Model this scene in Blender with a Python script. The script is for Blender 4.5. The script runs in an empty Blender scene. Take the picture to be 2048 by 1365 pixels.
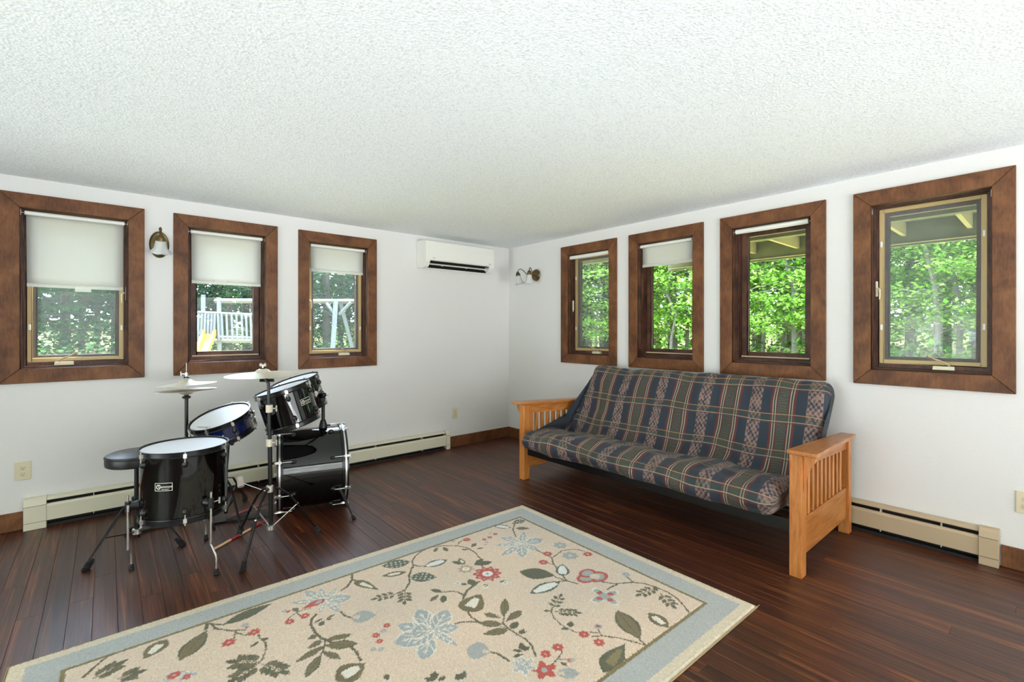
import bpy, bmesh, math, random
import numpy as np
from mathutils import Vector, Matrix, noise
random.seed(7)
PI = math.pi
SC = bpy.context.scene
COL = SC.collection
# ------------------------------------------------------------------ camera
H = 1.30                       # eye height
XR, YB, ZC = 3.7526, 4.4262, 2.3036   # right wall, back wall, ceiling
XL, YF = -2.5, -2.6            # the walls behind the camera
YAW = math.radians(49.31)
cam = bpy.data.cameras.new('camera'); co = bpy.data.objects.new('camera', cam); COL.objects.link(co)
cam.sensor_width = 36.0; cam.lens = 944.03/2048*36.0; cam.shift_y = -21.36/2048
cam.clip_start = 0.05; cam.clip_end = 300
co.location = (0, 0, H); co.rotation_euler = (PI/2, 0, YAW-PI/2)
SC.camera = co
# ------------------------------------------------------------------ sky, sun, exposure
SKY, SUN, FILL1, FILL2, LOW_FILL, EXPO = 17.0, 42.0, 140.0, 105.0, 1450.0, 0.30
w = bpy.data.worlds.new('sky'); SC.world = w; w.use_nodes = True
nt = w.node_tree; bg = nt.nodes['Background']
bg.inputs[0].default_value = (.66, .79, 1.0, 1); bg.inputs[1].default_value = SKY     # bright even summer sky
sl = bpy.data.lights.new('sun', 'SUN'); sl.energy = SUN; sl.angle = math.radians(1.5); sl.color = (1, .95, .86)
so = bpy.data.objects.new('sun', sl); COL.objects.link(so)
so.rotation_euler = Vector((-.75, -.22, -1.0)).to_track_quat('-Z', 'Y').to_euler()
def area(name, loc, direction, sx, sy, energy, color=(1, 1, 1), portal=False):
    l = bpy.data.lights.new(name, 'AREA'); l.shape = 'RECTANGLE'; l.size = sx; l.size_y = sy; l.energy = energy; l.color = color
    if portal: l.cycles.is_portal = True
    o = bpy.data.objects.new(name, l); COL.objects.link(o); o.location = loc
    o.rotation_euler = Vector(direction).to_track_quat('-Z', 'Z').to_euler()
    return o
# fill lights added outside the two doors: a level pair and a low pair
area('daylight_rear_door', (1.2, YF-0.4, 1.05), (0, 1, 0.05), 4.2, 2.0, FILL1, (.98, .965, 1))
area('daylight_side_door', (XL-0.4, 1.2, 1.05), (1, 0.05, 0.05), 4.2, 2.0, FILL2, (.98, .965, 1))
area('sunlit_slope_rear', (1.2, YF-9.0, -2.3), (0, .82, .57), 10.0, 5.0, LOW_FILL, (.97, .955, 1))
area('sunlit_slope_side', (XL-9.0, 1.2, -2.3), (.82, 0, .57), 10.0, 5.0, LOW_FILL*.95, (.97, .955, 1))
WIN_B = [-0.152, 0.757, 1.663]            # window centres along the back wall
WIN_R = [3.167, 2.293, 1.418, 0.526]      # window centres along the right wall
for x in WIN_B: area('sky_portal', (x, YB+0.16, 1.575), (0, -1, 0), 0.52, 1.02, 1, portal=True)
for y in WIN_R: area('sky_portal', (XR+0.16, y, 1.575), (-1, 0, 0), 0.52, 1.02, 1, portal=True)
vs = SC.view_settings; vs.view_transform = 'Standard'; vs.look = 'None'; vs.gamma = 1; vs.use_curve_mapping = False
vs.exposure = EXPO
SC.cycles.max_bounces = 10; SC.cycles.diffuse_bounces = 6; SC.cycles.transparent_max_bounces = 16
SC.cycles.sample_clamp_indirect = 6; SC.cycles.caustics_reflective = False; SC.cycles.caustics_refractive = False

# ------------------------------------------------------------------ helpers
def lin(c):
    c = c.lstrip('#'); r = []
    for i in (0, 2, 4):
        v = int(c[i:i+2], 16)/255
        r.append(v/12.92 if v <= .04045 else ((v+.055)/1.055)**2.4)
    return tuple(r)
class MB:
    """collects geometry for ONE mesh object"""
    def __init__(s): s.v = []; s.f = []; s.uv = None
    def add(s, v, f):
        o = len(s.v); s.v += [tuple(p) for p in v]; s.f += [tuple(i+o for i in q) for q in f]; return s
    def box(s, x0, x1, y0, y1, z0, z1, M=None):
        v = [(x0,y0,z0),(x1,y0,z0),(x1,y1,z0),(x0,y1,z0),(x0,y0,z1),(x1,y0,z1),(x1,y1,z1),(x0,y1,z1)]
        if M is not None: v = [tuple(M @ Vector(p)) for p in v]
        return s.add(v, [(0,3,2,1),(4,5,6,7),(0,1,5,4),(1,2,6,5),(2,3,7,6),(3,0,4,7)])
    def prism(s, pts, fn, a, b):
        """2-D outline pts extruded from a to b; fn(p, q, t) -> xyz"""
        n = len(pts); v = [fn(p[0], p[1], a) for p in pts]+[fn(p[0], p[1], b) for p in pts]
        f = [tuple(range(n-1, -1, -1)), tuple(range(n, 2*n))]+[(i, (i+1) % n, n+(i+1) % n, n+i) for i in range(n)]
        return s.add(v, f)
    def tube(s, pts, r, n=8, cap=True, flat=1.0):
        pts = [Vector(p) for p in pts]; m = len(pts)
        rs = r if isinstance(r, (list, tuple)) else [r]*m
        v = []; up = None
        for i, p in enumerate(pts):
            t = (pts[min(i+1, m-1)]-pts[max(i-1, 0)]).normalized()
            if up is None:
                up = Vector((0, 0, 1)) if abs(t.z) < .9 else Vector((1, 0, 0))
            a = t.cross(up).normalized(); up = a.cross(t).normalized()
            for k in range(n):
                q = 2*PI*k/n
                v.append(p+a*(rs[i]*math.cos(q))+up*(rs[i]*flat*math.sin(q)))
        f = [(i*n+k, i*n+(k+1) % n, (i+1)*n+(k+1) % n, (i+1)*n+k) for i in range(m-1) for k in range(n)]
        if cap: f += [tuple(range(n-1, -1, -1)), tuple(range((m-1)*n, m*n))]
        return s.add(v, f)
    def lathe(s, prof, n=24, M=None, close=False):
        m = len(prof); v = []
        for r, z in prof:
            for k in range(n):
                q = 2*PI*k/n; p = Vector((r*math.cos(q), r*math.sin(q), z)); v.append(M @ p if M is not None else p)
        f = [(i*n+k, i*n+(k+1) % n, (i+1)*n+(k+1) % n, (i+1)*n+k) for i in range(m-1) for k in range(n)]
        if close: f += [((m-1)*n+k, (m-1)*n+(k+1) % n, (k+1) % n, k) for k in range(n)]
        else:
            if prof[0][0] > 1e-6: f.append(tuple(range(n-1, -1, -1)))
            if prof[-1][0] > 1e-6: f.append(tuple(range((m-1)*n, m*n)))
        return s.add(v, f)
    def ball(s, c, r, n=12, m=8, sc=(1, 1, 1)):
        M = Matrix.Translation(Vector(c)) @ Matrix.Diagonal((sc[0], sc[1], sc[2], 1))
        return s.lathe([(max(r*math.sin(PI*i/m), 1e-5), -r*math.cos(PI*i/m)) for i in range(m+1)], n, M)
    def mesh(s, name, mat=None, smooth=False):
        me = bpy.data.meshes.new(name); me.from_pydata(s.v, [], s.f)
        if mat: me.materials.append(mat)
        me.validate()
        bm = bmesh.new(); bm.from_mesh(me); bmesh.ops.remove_doubles(bm, verts=bm.verts, dist=2e-6); bmesh.ops.recalc_face_normals(bm, faces=bm.faces); bm.to_mesh(me); bm.free()
        if smooth:
            me.polygons.foreach_set('use_smooth', [True]*len(me.polygons))
            me.set_sharp_from_angle(angle=math.radians(38))
        return me
    def build(s, name, mat, parent=None, smooth=False, bevel=0, seg=2):
        return link(name, s.mesh(name, mat, smooth), parent, bevel, seg)
def link(name, me, parent=None, bevel=0, seg=2):
    o = bpy.data.objects.new(name, me); COL.objects.link(o); o.parent = parent
    if bevel:
        b = o.modifiers.new('bevel', 'BEVEL'); b.width = bevel; b.segments = seg; b.limit_method = 'ANGLE'; b.angle_limit = math.radians(40)
    return o
def tag(o, label=None, cat=None, group=None, kind=None):
    if label: o['label'] = label
    if cat: o['category'] = cat
    if group: o['group'] = group
    if kind: o['kind'] = kind
    return o
def thing(name, label, cat, loc=(0, 0, 0), rz=0, group=None, kind=None):
    o = bpy.data.objects.new(name, None); COL.objects.link(o); o.location = loc; o.rotation_euler = (0, 0, rz)
    o.empty_display_size = .1
    return tag(o, label, cat, group, kind)
def axis_matrix(c, n, xdir=(1, 0, 0)):
    n = Vector(n).normalized(); x = Vector(xdir); x = (x-n*x.dot(n)).normalized(); y = n.cross(x)
    return Matrix(((x.x, y.x, n.x, c[0]), (x.y, y.y, n.y, c[1]), (x.z, y.z, n.z, c[2]), (0, 0, 0, 1)))
def text_shape(body, size):
    cu = bpy.data.curves.new('t', 'FONT'); cu.body = body; cu.size = size; cu.align_x = 'CENTER'; cu.align_y = 'CENTER'; cu.resolution_u = 3
    o = bpy.data.objects.new('t', cu); COL.objects.link(o)
    me = bpy.data.meshes.new_from_object(o.evaluated_get(bpy.context.evaluated_depsgraph_get()))
    r = [tuple(v.co) for v in me.vertices], [tuple(p.vertices) for p in me.polygons]
    bpy.data.objects.remove(o); bpy.data.curves.remove(cu); bpy.data.meshes.remove(me)
    return r

# ------------------------------------------------------------------ materials
MATS = {}
class NB:
    def __init__(s, name):
        s.m = bpy.data.materials.new(name); s.m.use_nodes = True; s.t = s.m.node_tree; s.b = s.t.nodes['Principled BSDF']; MATS[name] = s.m
    def n(s, typ, **kw):
        nd = s.t.nodes.new('ShaderNode'+typ)
        for k, v in kw.items():
            if k.startswith('i_'):
                key = k[2:]; key = int(key) if key.isdigit() else key
                if hasattr(v, 'links') or isinstance(v, bpy.types.NodeSocket): s.t.links.new(v, nd.inputs[key])
                else: nd.inputs[key].default_value = v
            else: setattr(nd, k, v)
        return nd
    def l(s, a, b): s.t.links.new(a, b)
    def set(s, **kw):
        for k, v in kw.items():
            k = k.replace('_', ' ')
            if isinstance(v, bpy.types.NodeSocket): s.l(v, s.b.inputs[k])
            elif k == 'Base Color': s.b.inputs[k].default_value = tuple(v)+(1,)
            else: s.b.inputs[k].default_value = v
        return s
    def coord(s, out='Object', scale=(1, 1, 1), rot=(0, 0, 0), off=None):
        c = s.n('TexCoord').outputs[out]
        mp = s.n('Mapping', i_Vector=c, i_Scale=scale, i_Rotation=rot)
        if off is not None: s.l(off, mp.inputs['Location'])
        return mp.outputs[0]
    def noise(s, vec, scale, detail=3, rough=.5, dist=0):
        return s.n('TexNoise', i_Vector=vec, i_Scale=scale, i_Detail=detail, i_Roughness=rough, i_Distortion=dist).outputs[0]
    def ramp(s, fac, stops, interp='LINEAR'):
        r = s.n('ValToRGB', i_Fac=fac); e = r.color_ramp; e.interpolation = interp
        while len(e.elements) < len(stops): e.elements.new(.5)
        for el, (p, c) in zip(e.elements, stops):
            el.position = p; el.color = tuple(c)+(1,) if len(c) == 3 else c
        return r.outputs[0]
    def mix(s, fac, a, b, mode='MIX'):
        m = s.n('MixRGB', blend_type=mode)
        for v, i in ((fac, 0), (a, 1), (b, 2)):
            if isinstance(v, bpy.types.NodeSocket): s.l(v, m.inputs[i])
            elif i == 0: m.inputs[0].default_value = v
            else: m.inputs[i].default_value = tuple(v)+(1,)
        return m.outputs[0]
    def math(s, op, a, b=0.0, c=0.0):
        m = s.n('Math', operation=op)
        for v, i in ((a, 0), (b, 1), (c, 2)):
            if isinstance(v, bpy.types.NodeSocket): s.l(v, m.inputs[i])
            else: m.inputs[i].default_value = v
        return m.outputs[0]
    def bump(s, h, strength=.3, dist=.01):
        b = s.n('Bump', i_Height=h, i_Strength=strength, i_Distance=dist); s.l(b.outputs[0], s.b.inputs['Normal']); return s
def plain(name, c, rough=.5, metal=0, bump=None, var=0, **kw):
    b = NB(name); c = lin(c) if isinstance(c, str) else c
    b.set(Base_Color=c, Roughness=rough, Metallic=metal, **kw)
    if var or bump: vec = b.coord()
    if var:
        n = b.noise(vec, 9, 4); b.set(Base_Color=b.ramp(n, [(.3, tuple(x*(1-var) for x in c)), (.7, tuple(min(1, x*(1+var)) for x in c))]))
    if bump: b.bump(b.noise(vec, bump[0], 4, .6), bump[1], bump[2])
    return b.m
plain('wall', '#e0dedd', .75, bump=(70, .35, .004))
b = NB('ceiling'); vec = b.coord(); nz = b.noise(vec, 88, 3, .7); b.set(Roughness=.95)
b.set(Base_Color=b.ramp(nz, [(.3, lin('#d6d9db')), (.52, lin('#eff3f6'))])); b.bump(b.n('TexVoronoi', i_Vector=vec, i_Scale=100.0).outputs[0], .3, .006)
def wood(name, dark, mid, light, rough, scale=(2, 2, 14), n=6, rnd=True, bumps=.06, grain=None, coat=0):
    b = NB(name); off = None
    if rnd:
        oi = b.n('ObjectInfo'); off = b.n('CombineXYZ', i_X=b.math('MULTIPLY', oi.outputs['Random'], 31.0), i_Y=b.math('MULTIPLY', oi.outputs['Random'], 17.0), i_Z=b.math('MULTIPLY', oi.outputs['Random'], 23.0)).outputs[0]
    vec = b.coord('Object', scale, off=off)
    a = b.noise(vec, n, 6, .62, .6); c = b.ramp(a, [(.32, lin(dark)), (.5, lin(mid)), (.7, lin(light))])
    if rnd: c = b.mix(1.0, c, b.ramp(oi.outputs['Random'], [(0, (.78,)*3), (1, (1.12,)*3)]), 'MULTIPLY')
    b.set(Base_Color=c, Roughness=rough); b.bump(a, bumps, .004)
    if coat: b.set(Coat_Weight=coat, Coat_Roughness=.15)
    return b
# dark stained trim, mottled like stained birch
for nm, cc in (('trim', ('#50301b', '#694126', '#7d5231')), ('sash', ('#37221a', '#4d3126', '#634234'))):
    b = NB(nm); oi = b.n('ObjectInfo'); off = b.n('CombineXYZ', i_X=b.math('MULTIPLY', oi.outputs['Random'], 31.0), i_Z=b.math('MULTIPLY', oi.outputs['Random'], 13.0)).outputs[0]
    vec = b.coord('Object', (1, 1, 1), off=off)
    big = b.noise(vec, 7, 3, .5, .4); fine = b.noise(b.coord('Object', (1, 1, .25)), 90, 3)
    c = b.ramp(b.mix(.3, big, fine), [(.36, lin(cc[0])), (.5, lin(cc[1])), (.64, lin(cc[2]))])
    b.set(Base_Color=c, Roughness=.5, Specular_IOR_Level=.3); b.bump(fine, .08, .002)
wood('oak', '#a5602a', '#bd7638', '#cf8c4c', .34, (9, 9, 1.2), 5, coat=.15)
wood('oak_flat', '#a5602a', '#bd7638', '#cf8c4c', .34, (1.2, 9, 9), 5, coat=.15)
# floor boards: grain runs along the board (world y)
b = NB('floor_board'); oi = b.n('ObjectInfo'); rnd = oi.outputs['Random']
off = b.n('CombineXYZ', i_X=b.math('MULTIPLY', rnd, 41.0), i_Y=b.math('MULTIPLY', rnd, 67.0)).outputs[0]
v1 = b.coord('Object', (9, .55, 1), off=off); base_n = b.noise(v1, 1.0, 2, .5)
rings = b.n('TexWave', wave_type='BANDS', bands_direction='X', wave_profile='SAW', i_Vector=b.coord('Object', (1, .035, 1), off=off), i_Scale=13.0, i_Distortion=7.0, i_Detail=3.0).outputs[0]
rings.node.inputs['Detail Scale'].default_value = 1.6
v2 = b.coord('Object', (190, 3.0, 1), off=off); g2 = b.noise(v2, 1.5, 3, .6)
streak = b.noise(b.coord('Object', (46, 1.1, 1), off=off), 1.0, 5, .62, 1.2)
rings = b.mix(b.ramp(b.noise(b.coord('Object', (7, .8, 1), off=off), 1.0, 2), [(.40, (0,)*3), (.62, (1,)*3)]), (.5, .5, .5), rings)   # figure comes and goes along the board
g = b.mix(.28, b.mix(.62, b.mix(.42, rings, streak), base_n), g2)
g = b.mix(.60, g, streak)
c = b.ramp(g, [(.33, lin('#180b07')), (.44, lin('#351b12')), (.54, lin('#4f2c1a')), (.66, lin('#85562a'))])
c = b.mix(1.0, c, b.ramp(rnd, [(0, (.84, .68, .70)), (.5, (1.05, .84, .84)), (1, (1.26, 1.02, .94))]), 'MULTIPLY')
b.set(Base_Color=c, Roughness=b.ramp(g2, [(.3, (.34,)*3), (.7, (.44,)*3)])); b.bump(g, .12, .002)
b.set(Specular_IOR_Level=.62)
plain('gap', '#1d110b', .8)
plain('casting_white', '#e9e8e3', .35); plain('cream_metal', '#d9d3bd', .42); plain('tan_metal', '#b6a184', .45)
plain('dark_gap', '#15110f', .7); plain('fin', '#4a443d', .55, .5)
plain('screen_frame', '#b9a06c', .45); plain('screen_frame_pale', '#c3a987', .5); plain('ivory', '#d8cdb0', .4); plain('slot', '#241f1a', .6)
plain('chrome', '#e2e0dc', .24, .85); plain('black_metal', '#111112', .32, .2); plain('black_plastic', '#141416', .38)
plain('rubber', '#121214', .75); plain('black_paint', '#0a0a0c', .3)
b = NB('lacquer'); b.set(Base_Color=lin('#040405'), Roughness=.05, Specular_IOR_Level=.5, Coat_Weight=.12, Coat_Roughness=.03)
b = NB('blue_lacquer'); b.set(Base_Color=lin('#101d4c'), Roughness=.06, Specular_IOR_Level=.7, Coat_Weight=.6, Coat_Roughness=.03)  # blue of the reflected sky put into the shell colour
plain('hoop_black', '#17171a', .25, .3); plain('drum_head', '#e4e6ea', .5); plain('badge', '#e8e4da', .4); plain('nylon', '#cfc6b4', .5)
plain('vinyl', '#16161a', .4, bump=(160, .15, .002)); plain('stick_wood', '#d9b28a', .45); plain('stick_red', '#a32a2e', .4); plain('felt', '#d8cdc0', .9)
b = NB('brass_cymbal'); vec = b.coord(); r = b.n('TexWave', wave_type='RINGS', rings_direction='Z', i_Vector=vec, i_Scale=40.0, i_Distortion=.4).outputs[0]
b.set(Base_Color=b.ramp(r, [(0, lin('#d9d0ba')), (1, lin('#ece5d4'))]), Metallic=.45, Roughness=.36)
plain('antique_brass', '#6f6040', .38, .85, bump=(60, .3, .003), var=.25)
b = NB('frosted_glass'); b.set(Base_Color=(.92, .93, .93), Roughness=.3, Transmission_Weight=.35, Alpha=.86); b.bump(b.noise(b.coord(), 60, 2), .3, .003)
plain('bulb', '#f4f4f0', .3)
b = NB('glass'); t = b.n('BsdfTransparent'); t.inputs[0].default_value = (.97, .985, .975, 1); g = b.n('BsdfGlossy', i_Roughness=.02)
fr = b.n('Fresnel', i_IOR=1.45); mx = b.n('MixShader', i_0=b.math('MULTIPLY', fr.outputs[0], .4), i_1=t.outputs[0], i_2=g.outputs[0]); b.l(mx.outputs[0], b.t.nodes['Material Output'].inputs[0])
b = NB('insect_screen'); t = b.n('BsdfTransparent'); d = b.n('BsdfDiffuse', i_Color=(.40, .46, .47, 1)); mx = b.n('MixShader', i_0=.13, i_1=t.outputs[0], i_2=d.outputs[0]); b.l(mx.outputs[0], b.t.nodes['Material Output'].inputs[0])
b = NB('blind_fabric'); d = b.n('BsdfDiffuse', i_Color=lin('#dfdfdc')+(1,)); tr = b.n('BsdfTranslucent', i_Color=lin('#dfdfdc')+(1,)); mx = b.n('MixShader', i_0=.38, i_1=d.outputs[0], i_2=tr.outputs[0]); b.l(mx.outputs[0], b.t.nodes['Material Output'].inputs[0])
b = NB('clear_plastic'); t = b.n('BsdfTransparent'); b.set(Base_Color=(.85, .87, .85), Roughness=.2); mx = b.n('MixShader', i_0=.45, i_1=t.outputs[0], i_2=b.b.outputs[0]); b.l(mx.outputs[0], b.t.nodes['Material Output'].inputs[0])
# outdoors
def leafmat(name, c1, c2, c3):
    b = NB(name); vec = b.coord('Object'); n = b.n('TexWhiteNoise', noise_dimensions='3D')
    pos = b.n('VectorMath', operation='SNAP', i_0=b.coord('Object'), i_1=(.16, .16, .16)); b.l(pos.outputs[0], n.inputs['Vector'])
    c = b.ramp(n.outputs[0], [(0, lin(c1)), (.5, lin(c2)), (1, lin(c3))])
    d = b.n('BsdfDiffuse', i_Color=c); tr = b.n('BsdfTranslucent', i_Color=c); mx = b.n('MixShader', i_0=.5, i_1=d.outputs[0], i_2=tr.outputs[0])
    b.l(mx.outputs[0], b.t.nodes['Material Output'].inputs[0])
leafmat('leaf_bright', '#5c8c2c', '#8ab648', '#bcdc7c'); leafmat('leaf_shade', '#1d3320', '#2c4a2b', '#4f6f45'); leafmat('leaf_mid', '#3a6128', '#588438', '#84ab54'); leafmat('needle', '#172b25', '#253f32', '#48624c')  # brightness of the sunny and shady sides is put into the leaf colours
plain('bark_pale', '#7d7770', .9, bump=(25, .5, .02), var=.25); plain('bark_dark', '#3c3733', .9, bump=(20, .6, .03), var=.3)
b = NB('ground'); vec = b.coord(); n1 = b.noise(vec, .7, 5, .6); n2 = b.noise(vec, 9, 4)
b.set(Base_Color=b.ramp(b.mix(.4, n1, n2), [(.38, lin('#4f6b35')), (.5, lin('#8c8a58')), (.62, lin('#c2ab86'))]), Roughness=1)
plain('weathered_wood', '#5d636a', .8, bump=(40, .2, .004), var=.12); plain('slide_yellow', '#c8922a', .25)
plain('deck_wood', '#565a44', .85, var=.2); plain('deck_pale', '#85815d', .8, var=.12); plain('siding', '#8d7f6a', .8)
M = MATS
# ------------------------------------------------------------------ the room
T = .16                                    # wall thickness
WO, Z0, Z1 = .30, 1.02, 2.13               # half width and heights of the rough openings
def wall_pieces(a0, a1, centres, fn, zo=(Z0, Z1), ho=WO):
    m = MB(); cur = a0
    for c in sorted(centres):
        fn(m, cur, c-ho, 0, ZC); fn(m, c-ho, c+ho, 0, zo[0]); fn(m, c-ho, c+ho, zo[1], ZC); cur = c+ho
    fn(m, cur, a1, 0, ZC); return m
tag(wall_pieces(XL, XR+T, WIN_B, lambda m, a, c, z0, z1: m.box(a, c, YB, YB+T, z0, z1)).build('wall_back', M['wall']), kind='structure')
tag(wall_pieces(YF, YB, WIN_R, lambda m, a, c, z0, z1: m.box(XR, XR+T, a, c, z0, z1)).build('wall_right', M['wall']), kind='structure')
tag(wall_pieces(XL, XR+T, [1.2], lambda m, a, c, z0, z1: m.box(a, c, YF-T, YF, z0, z1), (0.02, 2.08), 2.2).build('wall_rear', M['wall']), kind='structure')
tag(wall_pieces(YF-T, YB+T, [1.2], lambda m, a, c, z0, z1: m.box(XL-T, XL, a, c, z0, z1), (0.02, 2.08), 2.2).build('wall_left', M['wall']), kind='structure')
tag(MB().box(XL-3.0, XR+T+.02, YF-3.0, YB+T+.02, ZC, ZC+.2).build('ceiling', M['ceiling']), kind='structure')  # runs past rear and left walls as an added overhang blocking sky
# unseen glazed doors, put in to admit the fill lights
for i, (horiz, c, pos, hw) in enumerate(((True, 1.2, YF-.08, 2.2), (False, 1.2, XL-.08, 2.2))):
    d = thing('door_%d' % (i+1), None, None, kind='structure')
    def bx(m, a0, a1, z0, z1, t=.03):
        return m.box(c+a0, c+a1, pos-t, pos+t, z0, z1) if horiz else m.box(pos-t, pos+t, c+a0, c+a1, z0, z1)
    for s in (-1, 1):
        m = MB(); lo, hi = (-hw, 0.02) if s < 0 else (-.02, hw)
        bx(m, lo, lo+.07, .02, 2.08); bx(m, hi-.07, hi, .02, 2.08); bx(m, lo+.07, hi-.07, .02, .12); bx(m, lo+.07, hi-.07, 2.0, 2.08)
        m.build('door_leaf', M['trim'], d); bx(MB(), lo+.07, hi-.07, .12, 2.0, .004).build('pane', M['glass'], d)
# floor: narrow boards running along y, each a board of its own
fl = MB().box(XL, XR, YF, YB, -.06, -.012).build('floor', M['gap']); tag(fl, kind='structure')
PW = .0868; x = -.394-25*PW; cache = {}
k = 0
rng = random.Random(3)
while x < XR-.005:
    x1 = min(x+PW, XR); x0 = max(x, XL)
    if x1 > XL:
        cuts = sorted(rng.uniform(YF+1, YB-.6) for _ in range(2)); cuts = [YF]+([cuts[0]] if cuts[1]-cuts[0] < .9 else cuts)+[YB]
        for a, c in zip(cuts[:-1], cuts[1:]):
            m = MB(); hw, hl = (x1-x0)/2-.0004, (c-a)/2-.0004; ch = .0008
            m.add([(-hw, -hl, -.014), (hw, -hl, -.014), (hw, hl, -.014), (-hw, hl, -.014), (-hw, -hl, -ch), (hw, -hl, -ch), (hw, hl, -ch), (-hw, hl, -ch),
                   (-hw+ch, -hl+ch, 0), (hw-ch, -hl+ch, 0), (hw-ch, hl-ch, 0), (-hw+ch, hl-ch, 0)],
                  [(0,3,2,1),(0,1,5,4),(1,2,6,5),(2,3,7,6),(3,0,4,7),(4,5,9,8),(5,6,10,9),(6,7,11,10),(7,4,8,11),(8,9,10,11)])
            o = m.build('plank', M['floor_board'], fl); o.location = ((x0+x1)/2, (a+c)/2, 0)
    x += PW
# baseboards
def base(name, x0, x1, y0, y1):
    tag(MB().box(x0, x1, y0, y1, 0.0005, .118).build(name, M['trim'], None, bevel=.003), kind='structure')
base('baseboard_back', 2.86, XR-.0005, YB-.016, YB-.0005); base('baseboard_back_left', XL, -.412, YB-.016, YB-.0005)
base('baseboard_right', XR-.016, XR-.0005, 2.93, YB-.0165); base('baseboard_right_near', XR-.016, XR-.0005, YF, .214)
# ------------------------------------------------------------------ windows
IH, CH, ZI0, ZI1, ZO0, ZO1 = .275, .3675, 1.047, 2.102, .953, 2.197
def make_window(n, loc, rz, casement, mirror=False):
    d = thing('window_%d' % n, None, None, loc, rz, kind='structure')
    g = .0004; th = .019
    for q in ([(-CH, ZO1), (-IH, ZI1), (IH, ZI1), (CH, ZO1)], [(-CH, ZO0), (CH, ZO0), (IH, ZI0), (-IH, ZI0)],
              [(-CH, ZO0), (-IH, ZI0), (-IH, ZI1), (-CH, ZO1)], [(CH, ZO0), (CH, ZO1), (IH, ZI1), (IH, ZI0)]):
        cx = sum(p[0] for p in q)/4; cz = sum(p[1] for p in q)/4
        m = MB().prism([(cx+(p[0]-cx)*.9985, cz+(p[1]-cz)*.9985) for p in q], lambda a, c, t: (a, t, c), -th, -.0005)
        m.build('casing', M['trim'], d, bevel=.003)
    def ring(hw, z0, z1, hw2, z02, z12, y0, y1, name, mat, bev=.002):
        m = MB(); m.box(-hw, -hw2, y0, y1, z0, z1); m.box(hw2, hw, y0, y1, z0, z1); m.box(-hw2, hw2, y0, y1, z12, z1); m.box(-hw2, hw2, y0, y1, z0, z02)
        return m.build(name, M[mat], d, bevel=bev)
    # stepped jamb
    ring(WO-.001, Z0+.001, Z1-.001, .2725, 1.050, 2.100, 0, .045, 'jamb', 'sash')
    ring(WO-.001, Z0+.001, Z1-.001, .262, 1.060, 2.094, .0455, .075, 'jamb_stop', 'sash')
    ring(WO-.001, Z0+.001, Z1-.001, .252, 1.085, 2.088, .0755, .158, 'window_frame', 'sash')
    # sash with its glass
    ring(.251, 1.086, 2.087, .205, 1.130, 2.040, .110, .150, 'sash', 'sash', .004)
    MB().box(-.207, .207, .127, .131, 1.128, 2.042).build('pane', M['glass'], d)
    sx = -1 if mirror else 1
    if casement:
        fr = ring(.2505, 1.0865, 2.0865, .226, 1.112, 2.062, .086, .102, 'screen_frame', 'screen_frame', .003)
        MB().box(-.2265, .2265, .0945, .0955, 1.1115, 2.0625).build('insect_screen', M['insect_screen'], d)
        for s in (-1, 1):
            for z in (1.32, 1.86): MB().box(s*.238-.006, s*.238+.006, .080, .0862, z-.018, z+.018).build('screen_clip', M['casting_white'], fr, bevel=.002)
        c = MB().prism([(-.05, 1.061), (.05, 1.061), (.048, 1.084), (-.048, 1.084)], lambda a, cc, t: (a+.067*sx, t, cc), .040, .0765).build('crank', M['ivory'], d, bevel=.003)
        m = MB(); px = .067*sx+.022*sx
        m.tube([(px, .058, 1.083), (px, .050, 1.096), (px-.012*sx, .040, 1.103), (px-.06*sx, .022, 1.128), (px-.078*sx, .018, 1.140)], [.007, .008, .007, .005, .005], 8)
        m.ball((px-.083*sx, .014, 1.143), .011, 10, 6)
        m.build('crank_handle', M['tan_metal'], c, True)
        la = MB().box(-sx*.262-.002, -sx*.262+.012 if sx < 0 else -sx*.262+.010, .052, .070, 1.52, 1.62).build('latch', M['ivory'], d, bevel=.003)
        m = MB(); m.tube([(-sx*.252, .056, 1.575), (-sx*.240, .046, 1.565), (-sx*.238, .042, 1.53), (-sx*.240, .040, 1.50)], [.006, .006, .005, .004], 8); m.build('latch_lever', M['ivory'], la, True)
    else:
        MB().box(-.24, .24, .079, .0855, 1.09, 1.1).build('glazing_bead', M['tan_metal'], d)
    return d
for i, x in enumerate(WIN_B): make_window(i+1, (x, YB, 0), 0, i != 1, i == 0)
for i, y in enumerate(WIN_R): make_window(i+4, (XR, y, 0), -PI/2, i in (0, 3))
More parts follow.
